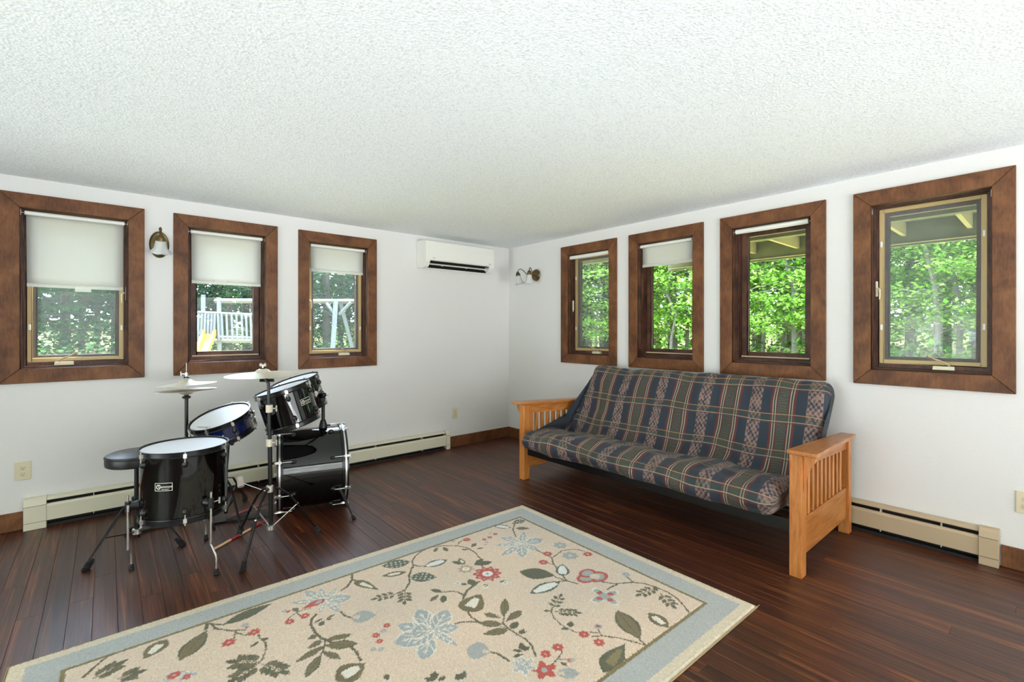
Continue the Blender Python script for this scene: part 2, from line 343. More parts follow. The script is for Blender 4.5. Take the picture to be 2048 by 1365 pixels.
def make_blind(loc, rz, zbot, label, tab):
    d = thing('roller_blind', label, 'blind', loc, rz, 'roller blinds in the windows')
    ex = .263; zr = 2.076; yr = .022
    R = Matrix.Translation((0, yr, zr)) @ Matrix.Rotation(PI/2, 4, 'Y')
    MB().lathe([(.0145 if zbot < 2 else .019, -ex+.008), (.0145 if zbot < 2 else .019, ex-.010)], 20, R).build('roller', M['casting_white'], d, True)
    for s in (-1, 1):
        m = MB(); m.box(s*.2715-.001, s*.2715+.001, yr-.014, yr+.014, zr-.018, zr+.018); m.tube([(s*(ex-.01), yr, zr), (s*.271, yr, zr)], .004, 8)
        m.build('bracket', M['chrome'], d)
    if zbot < 2:
        m = MB(); n = 10; v = []; f = []
        for i in range(n+1):
            z = zr-.004+(zbot+.024-zr)*i/n
            for k in range(9):
                xx = -ex+.014+(2*ex-.03)*k/8; v.append((xx*(1-.012*i/n), yr+.0145+.0025*math.sin(k*1.1+i*.4)*i/n, z))
        f = [(i*9+k, i*9+k+1, (i+1)*9+k+1, (i+1)*9+k) for i in range(n) for k in range(8)]
        o = m.add(v, f).build('fabric', M['blind_fabric'], d, True); so = o.modifiers.new('s', 'SOLIDIFY'); so.thickness = .0008
        MB().box(-ex+.016, ex-.018, yr+.010, yr+.019, zbot, zbot+.025).build('hem_bar', M['blind_fabric'], d, bevel=.003)
        if tab:
            m = MB().box(tab[0]-.042, tab[0]+.042, yr+.005, yr+.0075, zbot+tab[1], zbot+tab[1]+.034); m.build('pull_tab', M['clear_plastic'], d, bevel=.001)
make_blind((WIN_B[0], YB, 0), 0, 1.590, 'cream roller blind pulled halfway down in the window nearest the drum throne', (.03, -.022))
make_blind((WIN_B[1], YB, 0), 0, 1.672, 'white roller blind lowered over the window with the yellow slide outside', (-.05, .004))
make_blind((WIN_B[2], YB, 0), 0, 1.839, 'short white roller blind above the swing beam view, beside the air conditioner', (.03, -.014))
make_blind((XR, WIN_R[0], 0), -PI/2, 2.05, 'rolled-up white blind in the window beside the two-lamp wall light', None)
make_blind((XR, WIN_R[1], 0), -PI/2, 1.884, 'white roller blind pulled a quarter down in a window above the futon', None)
make_blind((XR, WIN_R[2], 0), -PI/2, 2.05, 'rolled-up white blind in the window above the right half of the futon', None)
d = thing('blind_bracket', 'empty metal blind brackets in the window nearest the corner outlet', 'bracket', (XR, WIN_R[3], 0), -PI/2)
for s in (-1, 1): MB().box(s*.2715-.001, s*.2715+.001, .008, .036, 2.05, 2.09).build('bracket_plate', M['chrome'], d)
# ------------------------------------------------------------------ outdoors
def gz(x, y):
    r = math.hypot(max(x-XR, 0), max(y-YB, 0)); t = min(max((r-6)/10, 0), 1)
    return -.12+.55*t*t*(3-2*t)+max(r-16, 0)*.06-.55*max(0, YF-.6-y)-.55*max(0, XL-.6-x)*(1 if y < 3.5 else max(0, 1-(y-3.5)/3))  # ground made to fall away behind the house, clearing the low fill lights
n = 54; v = []
for i in range(n+1):
    for j in range(n+1):
        x, y = -14+62*i/n, -14+62*j/n; v.append((x, y, gz(x, y)+.05*noise.noise((x*.6, y*.6, 0))))
tag(MB().add(v, [(i*(n+1)+j, (i+1)*(n+1)+j, (i+1)*(n+1)+j+1, i*(n+1)+j+1) for i in range(n) for j in range(n)]).build('ground', M['ground'], None, True), kind='structure')
# porch: upper deck seen from below outside the right wall
pr = tag(thing('porch_roof', None, None), kind='structure'); pr['label'] = 'weathered wooden deck overhead outside the right-hand windows'
YD0, YD1 = -3.2, 4.25
for k in range(9):
    a = -3.2+.92*k; MB().box(XR+T+.01, 5.46, a+.004, min(a+.916, 5.0), 2.344, 2.362).build('soffit_board', M['deck_pale'], pr)
MB().box(5.465, 5.555, YD0, 4.72, 2.300, 2.56).build('beam', M['deck_wood'], pr)
for k in range(14):
    y = 4.0-.56*k; MB().box(5.557, 7.098, y-.02, y+.02, 2.407, 2.56).build('joist', M['deck_pale'], pr)  # paler colour holds the ground light on the joist undersides
MB().box(7.10, 7.145, YD0, YD1, 2.317, 2.56).build('beam', M['deck_wood'], pr)
MB().box(7.15, 7.20, YD0, YD1+.05, 2.298, 2.60).build('fascia', M['deck_wood'], pr)
MB().box(7.085, 7.0995, YD0, YD1, 2.317, 2.325).build('bead', M['deck_pale'], pr)  # pale strip standing for the lit lower edge of the beam
for k in range(30):
    MB().box(3.925+.1095*k, 3.925+.1095*k+.104, YD0, YD1, 2.562, 2.59).build('deck_board', M['deck_wood'], pr)
for y in (-2.9,): MB().box(7.02, 7.11, y-.045, y+.045, -.2, 2.316).build('post', M['deck_wood'], pr)
# playset on the lawn beyond the back windows, squared to the view line
pf = 11.0; RV = Vector((math.sin(YAW), -math.cos(YAW), 0)); FV = Vector((math.cos(YAW), math.sin(YAW), 0)); PX = pf/944.03
ps = thing('playset', 'weathered grey wooden playset with picket platform and swing beam on the lawn', 'playset', FV*pf, YAW-PI/2)
def U(u): return (u-1024)*PX
def Zv(vv): return H+(661.14-vv)*PX
g0 = .3
def stick(name, a, c, wd=.045, mat='weathered_wood', dy=0.0, dy2=None):
    m = MB(); A = Vector((U(a[0]), dy, Zv(a[1]) if a[1] is not None else g0-.15)); B = Vector((U(c[0]), dy if dy2 is None else dy2, Zv(c[1]) if c[1] is not None else g0-.15))
    m.tube([A, B], wd*.72, 4); return m.build(name, M[mat], ps)
stick('beam', (430, 602), (709, 603), .075); stick('post', (406.5, 590), (405, None), .075); stick('post', (439, 596), (440, None), .075, dy=-.02)
stick('post', (520, 601), (521, None), .075, dy=.3)
stick('post', (675, 600), (681, None), .075, dy=-.1, dy2=-.6); stick('post', (677, 600), (694, None), .065, dy=.08, dy2=.9)
stick('brace', (657, 607), (675, 632), .05, dy=-.12); stick('brace', (705, 606), (682, 630), .05, dy=-.12)
stick('rail', (399, 625.5), (522, 631), .05, dy=-.06); stick('rail', (441, 674.5), (522, 676.5), .05, dy=-.06)
for u in (443.5, 451, 460.5, 470.5, 480, 490.5, 499, 508, 517): stick('picket', (u-1.5, 628.5), (u+.8, 681), .036, dy=-.12)
for u in (403, 409.5, 416, 422.5, 429, 435): stick('board', (u, 628), (u-1, 681), .042, dy=-.1, dy2=-.12)
stick('platform', (398, 682), (522, 682), .07, dy=0.05); stick('platform', (398, 682), (522, 682), .07, dy=.9); stick('rail', (399, 626), (522, 630), .05, dy=.9)
m = MB()
for (u0, u1, hh) in ((412.5, 417.5, .14), (433.5, 438.5, .14), (417.5, 433.5, .04)):
    A0, A1 = U(u0), U(u1); E0, E1 = (u0-52-1024)*9.0/944.03, (u1-46-1024)*9.0/944.03
    m.add([(A0, -.12, Zv(672)), (A1, -.12, Zv(672)), (E1, -2.0, g0-.05), (E0, -2.0, g0-.05), (A0, -.12, Zv(672)+hh), (A1, -.12, Zv(672)+hh), (E1, -2.0, g0-.05+hh), (E0, -2.0, g0-.05+hh)],
          [(0,3,2,1),(4,5,6,7),(0,1,5,4),(1,2,6,5),(2,3,7,6),(3,0,4,7)])
sd = m.build('slide', M['slide_yellow'], ps); sd['label'] = 'bright yellow plastic slide'
# trees: prototypes, then copies
rt = random.Random(11)
def leafcloud(m, c, rx, rz, cnt, size, droop=0.0):
    for _ in range(cnt):
        a = rt.uniform(0, 2*PI); q = rx*math.sqrt(rt.random())
        p = Vector((c[0]+q*math.cos(a), c[1]+q*math.sin(a), c[2]+rt.gauss(0, rz)-droop*q))
        d = Vector((rt.gauss(0, 1), rt.gauss(0, 1), rt.gauss(0, .45))).normalized(); nn = Vector((rt.gauss(0, .5), rt.gauss(0, .5), 1)).normalized()
        e = d.cross(nn).normalized(); s = size*rt.uniform(.6, 1.3)
        o = len(m.v); m.v += [tuple(p), tuple(p+d*s*.5+e*s*.36), tuple(p+d*s), tuple(p+d*s*.5-e*s*.36)]; m.f.append((o, o+1, o+2, o+3))
def raw(m, name, mat):
    me = bpy.data.meshes.new(name); me.from_pydata(m.v, [], m.f); me.materials.append(mat); return me
def proto(kind):
    tr, cr = MB(), MB()
    if kind == 'tall':
        pts = [(0, 0, -.4)]+[(rt.gauss(0, .07)*i*.5, rt.gauss(0, .07)*i*.5, 1.6*i) for i in range(1, 8)]
        tr.tube(pts, [.17, .15, .135, .12, .10, .08, .06, .03], 8)
        for i in range(58):
            z = rt.uniform(2.6, 12); a = rt.uniform(0, 2*PI); q = rt.uniform(.3, 1)*2.5*math.sin(PI*min(1, (z-1.6)/11.5))**.6
            c = (q*math.cos(a), q*math.sin(a), z); tr.tube([(0, 0, z-.5), (c[0]*.5, c[1]*.5, z-.15), c], [.03, .02, .008], 4, False)
            leafcloud(cr, c, .8, .14, 92, .115)
    elif kind == 'young':
        pts = [(0, 0, -.3)]+[(rt.gauss(0, .05)*i, rt.gauss(0, .05)*i, 1.0*i) for i in range(1, 7)]
        tr.tube(pts, [.065, .06, .052, .045, .036, .026, .012], 6)
        for i in range(44):
            z = rt.uniform(1.0, 6.3); a = rt.uniform(0, 2*PI); q = rt.uniform(.25, 1)*1.7*math.sin(PI*min(1, (z+.4)/7.2))**.7
            c = (q*math.cos(a), q*math.sin(a), z); tr.tube([(0, 0, z-.35), (c[0]*.5, c[1]*.5, z-.1), c], [.018, .012, .005], 4, False)
            leafcloud(cr, c, .62, .09, 95, .105)
    else:
        tr.tube([(0, 0, -.4), (.03, .02, 3), (0, .05, 7), (0, 0, 12)], [.2, .16, .11, .03], 8)
        for i in range(64):
            z = rt.uniform(1.6, 11.8); a = rt.uniform(0, 2*PI); ln = (12.6-z)*.22+.3
            for t in (.35, .65, .95):
                c = (ln*t*math.cos(a), ln*t*math.sin(a), z-.35*t); leafcloud(cr, c, .42, .05, 34, .11, .15)
            tr.tube([(0, 0, z), (ln*math.cos(a), ln*math.sin(a), z-.35)], [.025, .006], 4, False)
    return tr, cr
PROT = {}
for kind, tm, cm in (('tall', 'bark_pale', 'leaf_bright'), ('young', 'bark_pale', 'leaf_bright'), ('fir', 'bark_dark', 'needle')):
    PROT[kind] = []
    for q in range(2):
        tr, cr = proto(kind); PROT[kind].append((raw(tr, 'trunk', M[tm]), raw(cr, 'crown', M[cm]), raw(tr, 'trunk', M['bark_dark']), raw(cr, 'crown', M['needle' if kind == 'fir' else 'leaf_shade'])))  # second set darker: shade of the back woods put into the colour
LAB = {('tall', 0): ('tall_tree', 'tall pale-trunked leafy tree in the sunny woods outside the futon windows'), ('young', 0): ('young_tree', 'slender bright green young tree at the sunny woods edge outside the futon windows'),
       ('tall', 1): ('tall_tree', 'tall leafy tree in the shady woods behind the wooden playset'), ('young', 1): ('young_tree', 'slender leafy young tree in the shady woods behind the wooden playset'),
       ('fir', 0): ('fir_tree', 'dark needled fir in the woods outside the window nearest the room corner'), ('fir', 1): ('fir_tree', 'dark needled fir in the shady woods behind the wooden playset')}
def plant(kind, ang, r, side):
    x, y = r*math.cos(math.radians(ang)), r*math.sin(math.radians(ang))
    nm, lb = LAB[(kind, side)]
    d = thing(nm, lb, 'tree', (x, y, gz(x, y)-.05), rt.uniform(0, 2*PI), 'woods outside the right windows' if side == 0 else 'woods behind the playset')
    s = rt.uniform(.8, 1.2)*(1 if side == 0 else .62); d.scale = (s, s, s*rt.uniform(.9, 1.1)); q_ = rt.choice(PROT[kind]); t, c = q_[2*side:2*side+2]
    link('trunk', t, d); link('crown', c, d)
for i in range(40): plant('young', -6+1.35*i+rt.uniform(-.8, .8), rt.uniform(15.5, 20), 0)
for i in range(26): plant('tall', -6+2.1*i+rt.uniform(-1, 1), rt.uniform(17, 25), 0)
for i in range(22): plant('tall', -6+2.5*i+rt.uniform(-1, 1), rt.uniform(26, 34), 0)
for i in range(3): plant('fir', 38+3*i, rt.uniform(15, 19), 0)
for i in range(30): plant('fir', 60+1.4*i+rt.uniform(-1, 1), rt.uniform(17, 25), 1)
for i in range(9): plant('young', 60+4.6*i+rt.uniform(-1, 1), rt.uniform(16, 20), 1)
for i in range(18): plant('tall', 60+2.3*i+rt.uniform(-1, 1), rt.uniform(22, 33), 1)
m = MB()
for i in range(420):
    a = math.radians(rt.uniform(52, 108)); r = rt.uniform(13.5, 24)
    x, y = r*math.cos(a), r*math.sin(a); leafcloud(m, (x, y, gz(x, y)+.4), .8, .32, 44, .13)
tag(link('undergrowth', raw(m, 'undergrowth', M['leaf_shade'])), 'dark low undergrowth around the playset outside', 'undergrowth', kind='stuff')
m = MB()
for i in range(520):
    a = math.radians(rt.uniform(-10, 54)); r = rt.uniform(15.5, 30)
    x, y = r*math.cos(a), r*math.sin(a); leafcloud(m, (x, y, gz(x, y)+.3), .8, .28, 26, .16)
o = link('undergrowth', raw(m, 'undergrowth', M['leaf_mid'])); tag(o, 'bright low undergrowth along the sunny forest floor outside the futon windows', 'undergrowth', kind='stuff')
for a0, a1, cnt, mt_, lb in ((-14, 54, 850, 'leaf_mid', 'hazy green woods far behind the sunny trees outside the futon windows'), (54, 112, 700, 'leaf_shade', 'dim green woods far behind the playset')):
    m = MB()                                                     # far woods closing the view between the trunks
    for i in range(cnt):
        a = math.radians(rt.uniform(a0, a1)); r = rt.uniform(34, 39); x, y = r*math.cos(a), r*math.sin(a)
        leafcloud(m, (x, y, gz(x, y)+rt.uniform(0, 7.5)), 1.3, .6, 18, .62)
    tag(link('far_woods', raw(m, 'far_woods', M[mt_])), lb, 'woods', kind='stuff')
m = MB()
for i in range(1300):                                             # unseen leaf mass added behind the house to hold back sky light
    a = math.radians(rt.uniform(120, 345)); r = rt.uniform(19, 23); x, y = r*math.cos(a), r*math.sin(a)
    leafcloud(m, (x, y, rt.uniform(-6, 11)), 1.9, 1.2, 26, 1.3)
tag(link('rear_woods', raw(m, 'rear_woods', M['leaf_mid'])), 'dense green woods standing behind the house', 'woods', kind='stuff')
for (a, r, a2, r2, lb) in ((7, 16.2, 12, 16.8, 'longer grey fallen log lying at the woods edge outside'), (5.5, 16.6, 9.5, 15.9, 'shorter grey fallen log leaning across the longer one outside')):
    A = Vector((r*math.cos(math.radians(a)), r*math.sin(math.radians(a)), 0)); B = Vector((r2*math.cos(math.radians(a2)), r2*math.sin(math.radians(a2)), 0))
    A.z = gz(A.x, A.y)+.12; B.z = gz(B.x, B.y)+.16; tag(MB().tube([A, (A+B)/2, B], [.1, .085, .06], 8).build('fallen_log', M['bark_pale'], None, True), lb, 'log')
# ------------------------------------------------------------------ baseboard heaters
def heater(name, label, rz, loc, length, capw0, capw1, mat, nbr):
    """local x along the wall, y = distance from the wall into the room (negative y), origin at wall/floor"""
    d = thing(name, label, 'heater', loc, rz)
    a0, a1 = capw0, length-capw1
    f = lambda q, z, t: (t, -q, z)
    MB().prism([(.0006, .012), (.008, .012), (.008, .19), (.0006, .19)], f, a0, a1).build('back_plate', M['dark_gap'], d)  # dark colour gives the slot under the hood its shade
    MB().prism([(.0085, .184), (.04, .181), (.055, .176), (.056, .181), (.042, .190), (.0085, .196)], f, a0, a1).build('hood', M[mat], d)
    MB().prism([(.060, .048), (.064, .046), (.066, .14), (.060, .153), (.048, .155), (.048, .151), (.057, .149), (.0605, .138)], f, a0, a1).build('front_cover', M[mat], d)
    MB().box(a0+.01, a1-.01, -.046, -.0085, .07, .125).build('element', M['fin'], d)
    MB().box(a0, a1, -.05, -.0085, .0012, .018).build('base_rail', M['dark_gap'], d)  # dark strip standing for the shade in the gap at the floor
    for i in range(nbr):
        q = a0+(a1-a0)*(i+.45)/nbr; MB().box(q-.002, q+.002, -.052, -.0085, .03, .1835).build('bracket', M['cream_metal'], d)
    for (x0, x1) in ((0, capw0), (length-capw1, length)):
        c = MB().prism([(.0006, .001), (.071, .001), (.071, .150), (.060, .186), (.045, .200), (.0006, .202)], f, x0+.0005, x1-.0005).build('end_cap', M[mat], d, bevel=.002)
        for z in (.046, .152): MB().box(x0+.001, x1-.001, -.0716, -.0708, z, z+.002).build('seam', M['dark_gap'], c)
heater('baseboard_heater', 'long cream baseboard heater behind the drum kit', 0, (-.406, YB, 0), 3.262, .108, .05, 'cream_metal', 6)
heater('baseboard_heater', 'beige baseboard heater behind the futon', -PI/2, (XR, 2.92, 0), 2.70, .05, .08, 'tan_metal', 9)
# ------------------------------------------------------------------ outlets
def outlet(loc, rz, label, w=.077, h=.119):
    d = thing('wall_outlet', label, 'outlet', loc, rz, 'wall outlets')
    MB().prism([(-w/2, -h/2), (w/2, -h/2), (w/2, h/2), (-w/2, h/2)], lambda a, c, t: (a, t, c), -.006, -.0005).build('cover_plate', M['ivory'], d, bevel=.003)
    for s in (-1, 1):
        R = Matrix.Translation((0, -.0062, s*.0205)) @ Matrix.Rotation(PI/2, 4, 'X')
        r = MB().lathe([(.0165, -.001), (.0165, .0012), (.015, .002)], 20, R).build('socket', M['ivory'], d, True)
        for q in (-.0062, .0062): MB().box(q-.0011, q+.0011, -.0087, -.0080, s*.0205+.0005, s*.0205+.0085).build('slot', M['slot'], r)
        MB().lathe([(.0026, 0), (.0026, .0007)], 10, Matrix.Translation((0, -.0080, s*.0205-.0075)) @ Matrix.Rotation(PI/2, 4, 'X')).build('ground_hole', M['slot'], r)
    MB().lathe([(.003, 0), (.003, .0012)], 10, Matrix.Translation((0, -.006, 0)) @ Matrix.Rotation(PI/2, 4, 'X')).build('screw', M['chrome'], d)
outlet((-.4125, YB, .382), 0, 'wide ivory wall outlet left of the drum throne')
outlet((2.962, YB, .371), 0, 'small ivory wall outlet between the bass drum and the room corner', .07, .119)
outlet((XR, .122, .371), -PI/2, 'ivory wall outlet under the far right window, cut by the picture edge')
# ------------------------------------------------------------------ air conditioner
ac = thing('air_conditioner', 'white wall-mounted split air conditioner near the room corner', 'air conditioner', (2.478, YB, 1.95))
f = lambda q, z, t: (t, -q, z); W_ = .89
full = [(.0006, .012), (.12, -.004), (.165, .012), (.196, .058), (.20, .075), (.202, .20), (.196, .268), (.18, .284), (.0006, .290)]
notch = [(.0006, .012), (.118, -.004), (.124, .004), (.10, .035), (.10, .075), (.185, .072), (.196, .078), (.198, .20), (.192, .268), (.178, .284), (.0006, .290)]
MB().prism(notch, f, .053, W_-.063).build('body', M['casting_white'], ac)
MB().prism(full, f, 0, .052).build('end_panel', M['casting_white'], ac, bevel=.006); MB().prism(full, f, W_-.062, W_).build('end_panel', M['casting_white'], ac, bevel=.006)
MB().prism([(.199, .078), (.203, .080), (.205, .20), (.198, .272), (.193, .270), (.1985, .20)], f, .020, W_-.012).build('front_panel', M['casting_white'], ac, bevel=.0015)
MB().prism([(.1242, .0045), (.1005, .0355), (.1005, .0745), (.1845, .0715), (.178, .0675), (.104, .071), (.104, .037), (.128, .006)], f, .054, W_-.064).build('air_outlet', M['dark_gap'], ac)  # liner coloured dark to give the outlet recess its shade
plain('logo_grey', '#9a9a9a', .5)
v = MB().prism([(.150, .034), (.172, .0415), (.1715, .0445), (.149, .037)], f, .058, W_-.068).build('vane', M['casting_white'], ac)
for q in (.062, .24, .55, .815): MB().box(q, q+.006, -.160, -.105, .034, .045).build('vane_pin', M['casting_white'], v)
for q, wd in ((.075, .030), (.805, .034)): MB().box(q, q+wd, -.2052, -.2042, .096, .102).build('logo_mark', M['logo_grey'], ac)
# ------------------------------------------------------------------ wall lamps
def bell(m, r0, r1, h, M4, n=36, flute=.06):
    prof = [(r0*.75, 0), (r0, -.004), (r0*1.12, -h*.3), (r0*1.28, -h*.6), (r1*.86, -h*.85), (r1, -h)]
    vv = []
    for i, (r, z) in enumerate(prof):
        for k in range(n):
            q = 2*PI*k/n; rr = r*(1+flute*(i/5)**2*math.cos(q*8)); vv.append(M4 @ Vector((rr*math.cos(q), rr*math.sin(q), z+.004*(i/5)**4*math.cos(q*8))))
    return m.add(vv, [(i*n+k, i*n+(k+1) % n, (i+1)*n+(k+1) % n, (i+1)*n+k) for i in range(5) for k in range(n)])
def shade_set(d, pos, tilt, r0, r1, h, rz=0.0):
    M4 = Matrix.Translation(pos) @ Matrix.Rotation(rz, 4, 'Z') @ Matrix.Rotation(tilt, 4, 'X')
    MB().lathe([(.006, .036), (.010, .030), (.018, .022), (.026, .004), (.0275, -.012), (.024, -.016)], 20, M4).build('socket_cup', M['antique_brass'], d, True)
    s = bell(MB(), r0, r1, h, M4 @ Matrix.Translation((0, 0, -.012))).build('glass_shade', M['frosted_glass'], d, True)
    so = s.modifiers.new('s', 'SOLIDIFY'); so.thickness = .003
    MB().lathe([(.010, -.018), (.013, -.03), (.024, -.055), (.026, -.072), (.018, -.088), (.0001, -.094)], 16, M4).build('bulb', M['bulb'], s, True)
# single lamp between the first two windows
d = thing('wall_lamp', 'single-shade brass wall lamp with oval plate between two windows', 'lamp', (.303, YB, 1.945))
R = Matrix.Rotation(PI/2, 4, 'X') @ Matrix.Diagonal((.62, 1, 1, 1))
MB().lathe([(.0001, .020), (.035, .019), (.06, .014), (.082, .012), (.090, .016), (.098, .010), (.100, .0008)], 40, R).build('back_plate', M['antique_brass'], d, True)
m = MB(); m.tube([(0, -.018, -.01), (0, -.05, .02), (0, -.085, .055), (0, -.105, .085), (0, -.122, .095), (0, -.135, .082), (0, -.138, .06)], .006, 8); m.ball((0, -.106, .098), .010, 10, 8, (1, 1, 1.8)); m.build('arm', M['antique_brass'], d, True)
shade_set(d, (0, -.140, .022), math.radians(14), .032, .070, .092)
# two-lamp fixture by the corner
d = thing('wall_lamp', 'two-shade brass wall lamp with round plate by the room corner', 'lamp', (XR, 3.936, 1.935), -PI/2)
MB().lathe([(.0001, .030), (.02, .028), (.03, .018), (.052, .015), (.060, .018), (.066, .010), (.068, .0008)], 36, Matrix.Rotation(PI/2, 4, 'X')).build('back_plate', M['antique_brass'], d, True)
for s in (-1, 1):
    ex = s*.095-.005
    m = MB(); m.tube([(0, -.028, -.012), (ex*.25, -.06, -.012), (ex*.5, -.10, .005), (ex*.68, -.135, .045), (ex*.85, -.165, .066), (ex*.96, -.188, .055), (ex, -.192, .02)], .0048, 8); m.build('arm', M['antique_brass'], d, True)
    shade_set(d, (ex, -.192, .000), math.radians(12), .026, .052, .095, s*.9)
# ------------------------------------------------------------------ futon frame
ff = thing('futon_couch', 'orange oak mission-style futon frame with slatted arms', 'futon', (3.2, 1.9875, 0))
def fb(m): # shift from world to the frame's origin
    m.v = [(p[0]-3.2, p[1]-1.9875, p[2]) for p in m.v]; return m
for side in (-1, 1):
    Y = (lambda o: .94-o) if side < 0 else (lambda o: 3.035+o)
    def bo(x0, x1, o0, o1, z0, z1, name, mat='oak', bev=.003, par=None):
        a, c = sorted((Y(o0), Y(o1))); return fb(MB().box(x0, x1, a, c, z0, z1)).build(name, M[mat], par or ff, bevel=bev)
    def top(x): return .648-(x-2.745)*.0448
    fb(MB().prism([(2.745, 0.0005), (2.815, 0.0005), (2.815, top(2.815)), (2.745, top(2.745))], lambda a, c, t: (a, Y(t), c), 0, .06)).build('leg', M['oak'], ff, bevel=.004)
    fb(MB().prism([(3.585, 0.0005), (3.645, 0.0005), (3.645, top(3.645)), (3.585, top(3.585))], lambda a, c, t: (a, Y(t), c), 0, .06)).build('leg', M['oak'], ff, bevel=.004)
    fb(MB().prism([(2.816, .572), (3.584, .538), (3.584, top(3.584)), (2.816, top(2.816))], lambda a, c, t: (a, Y(t), c), .012, .046)).build('upper_rail', M['oak_flat'], ff, bevel=.002)
    bo(2.816, 3.584, .012, .046, .10, .295, 'lower_panel', 'oak_flat')
    bo(2.816, 2.866, .012, .046, .2955, .571, 'stile')
    for k in range(9):
        xx = 2.906+.0715*k; bo(xx, xx+.0305, .018, .040, .2955, .570-(xx-2.816)*.044, 'slat', bev=.002)
    for xx in (2.768,):
        t_ = top(xx+.02)-.002
        fb(MB().prism([(.0603, t_), (.118, t_), (.112, t_-.03), (.088, t_-.07), (.070, t_-.13), (.0603, t_-.20)], lambda a, c, t: (t, Y(a), c), xx, xx+.026)).build('corbel', M['oak'], ff, bevel=.002)
    oi_, oo, ob = -.005, .14, .078
    def tp(x, o): return (x-3.2, Y(o)-1.9875)
    m = MB(); v = []
    for z_ in (0, .022):
        for (x_, o_) in ((2.72, oi_), (2.72, oo), (3.665, ob), (3.665, oi_)): v.append(tp(x_, o_)+(top(x_)+.0015+z_,))
    m.add(v, [(0,1,2,3),(7,6,5,4),(0,4,5,1),(1,5,6,2),(2,6,7,3),(3,7,4,0)]); m.build('arm_top', M['oak_flat'], ff, bevel=.004)
# seat deck
fb(MB().box(2.785, 2.812, .9455, 3.0295, .212, .284)).build('front_rail', M['black_metal'], ff, bevel=.004)
fb(MB().box(2.812, 2.84, .9455, 3.0295, .212, .218)).build('front_rail_flange', M['black_metal'], ff)
fb(MB().box(3.34, 3.365, .9455, 3.0295, .225, .282)).build('rear_rail', M['black_metal'], ff, bevel=.003)
for k in range(9):
    y = 1.08+.225*k; fb(MB().box(2.8125, 3.339, y, y+.03, .258, .2815)).build('seat_bar', M['black_metal'], ff)
    if k % 2 == 0: fb(MB().tube([(3.36, y, .29), (3.50, y, .40), (3.625, y, .78)], .010, 6)).build('back_bar', M['black_metal'], ff, True)
# ------------------------------------------------------------------ futon mattress in a plaid cover
b = NB('plaid'); uv = b.n('UVMap').outputs[0]; sep = b.n('SeparateXYZ', i_Vector=uv); uu, vv_ = sep.outputs[0], sep.outputs[1]
fu = b.math('FRACT', b.math('ADD', b.math('DIVIDE', b.math('SUBTRACT', uu, 1.014), .366), 10.5))      # ikat band centred on .5
fv = b.math('FRACT', b.math('ADD', b.math('DIVIDE', vv_, .235), 10.0))
navy, teal, burg, tan, oliv, ikat = lin('#212c3a'), lin('#22343a'), lin('#5a242b'), lin('#a3987c'), lin('#4a493c'), lin('#8a6f66')
vert = b.ramp(fu, [(0, oliv), (.08, burg), (.105, teal), (.112, tan), (.127, teal), (.155, tan), (.170, burg), (.215, navy), (.385, navy), (.615, navy), (.785, burg), (.83, tan), (.845, teal), (.873, tan), (.888, teal), (.895, burg), (.92, oliv)], 'CONSTANT')
# ikat mottle and leaf scrolls
cm = b.n('CombineXYZ', i_X=b.math('MULTIPLY', uu, 62.0), i_Y=b.math('MULTIPLY', vv_, 30.0)).outputs[0]
wz = b.noise(cm, .55, 3, .6)
la = b.math('MULTIPLY', b.math('SINE', b.math('MULTIPLY', b.math('SUBTRACT', fu, .5), 82.0)), b.math('SINE', b.math('MULTIPLY', vv_, 150.0)))
thr = b.noise(b.n('CombineXYZ', i_X=b.math('MULTIPLY', uu, 420.0), i_Y=b.math('MULTIPLY', vv_, 45.0)).outputs[0], 1.0, 2)
zz = b.math('ADD', b.math('ADD', b.math('MULTIPLY', la, .22), b.math('MULTIPLY', b.math('SUBTRACT', wz, .5), 1.1)), b.math('ADD', b.math('MULTIPLY', b.math('SUBTRACT', thr, .5), .9), .5))
band = b.ramp(fu, [(0, (0,)*3), (.385, (1,)*3), (.615, (0,)*3)], 'CONSTANT')
ik = b.math('MULTIPLY', b.ramp(zz, [(.35, (0,)*3), (.6, (1,)*3)]), band)
vert = b.mix(ik, vert, ikat)
lf = b.n('TexWave', wave_type='RINGS', wave_profile='SIN', i_Vector=cm, i_Scale=.6, i_Distortion=9.0, i_Detail=2.0).outputs[0]
ol = b.ramp(fu, [(0, (1,)*3), (.085, (0,)*3), (.915, (1,)*3)], 'CONSTANT')
vert = b.mix(b.math('MULTIPLY', b.ramp(lf, [(.45, (0,)*3), (.6, (.75,)*3)]), ol), vert, lin('#2c3634'))
hc = b.ramp(fv, [(0, teal), (.355, burg), (.40, tan), (.424, lin('#2d4338')), (.56, burg), (.60, lin('#b08f60')), (.622, teal), (.66, navy)], 'CONSTANT')
hm = b.ramp(fv, [(0, (0,)*3), (.355, (.55,)*3), (.40, (.7,)*3), (.424, (.4,)*3), (.60, (.6,)*3), (.622, (.35,)*3), (.66, (0,)*3)], 'CONSTANT')
col = b.mix(hm, vert, hc)
wv = b.noise(b.n('Mapping', i_Vector=uv, i_Scale=(1, 1, 1)).outputs[0], 900, 2)
col = b.mix(.55, col, b.ramp(wv, [(.35, (.55,)*3), (.65, (1.25,)*3)]), 'MULTIPLY')
b.set(Base_Color=b.mix(1.0, col, (1.05, 1.03, 1.0), 'MULTIPLY'), Roughness=.7, Sheen_Weight=.08); b.bump(wv, .25, .002)
def catmull(P, per):
    out = []; n = len(P)
    for i in range(n):
        p0, p1, p2, p3 = (Vector(P[(i+k-1) % n]) for k in range(4))
        for j in range(per):
            t = j/per; out.append(.5*((2*p1)+(p2-p0)*t+(2*p0-5*p1+4*p2-p3)*t*t+(3*p1-p0-3*p2+p3)*t**3))
    return out
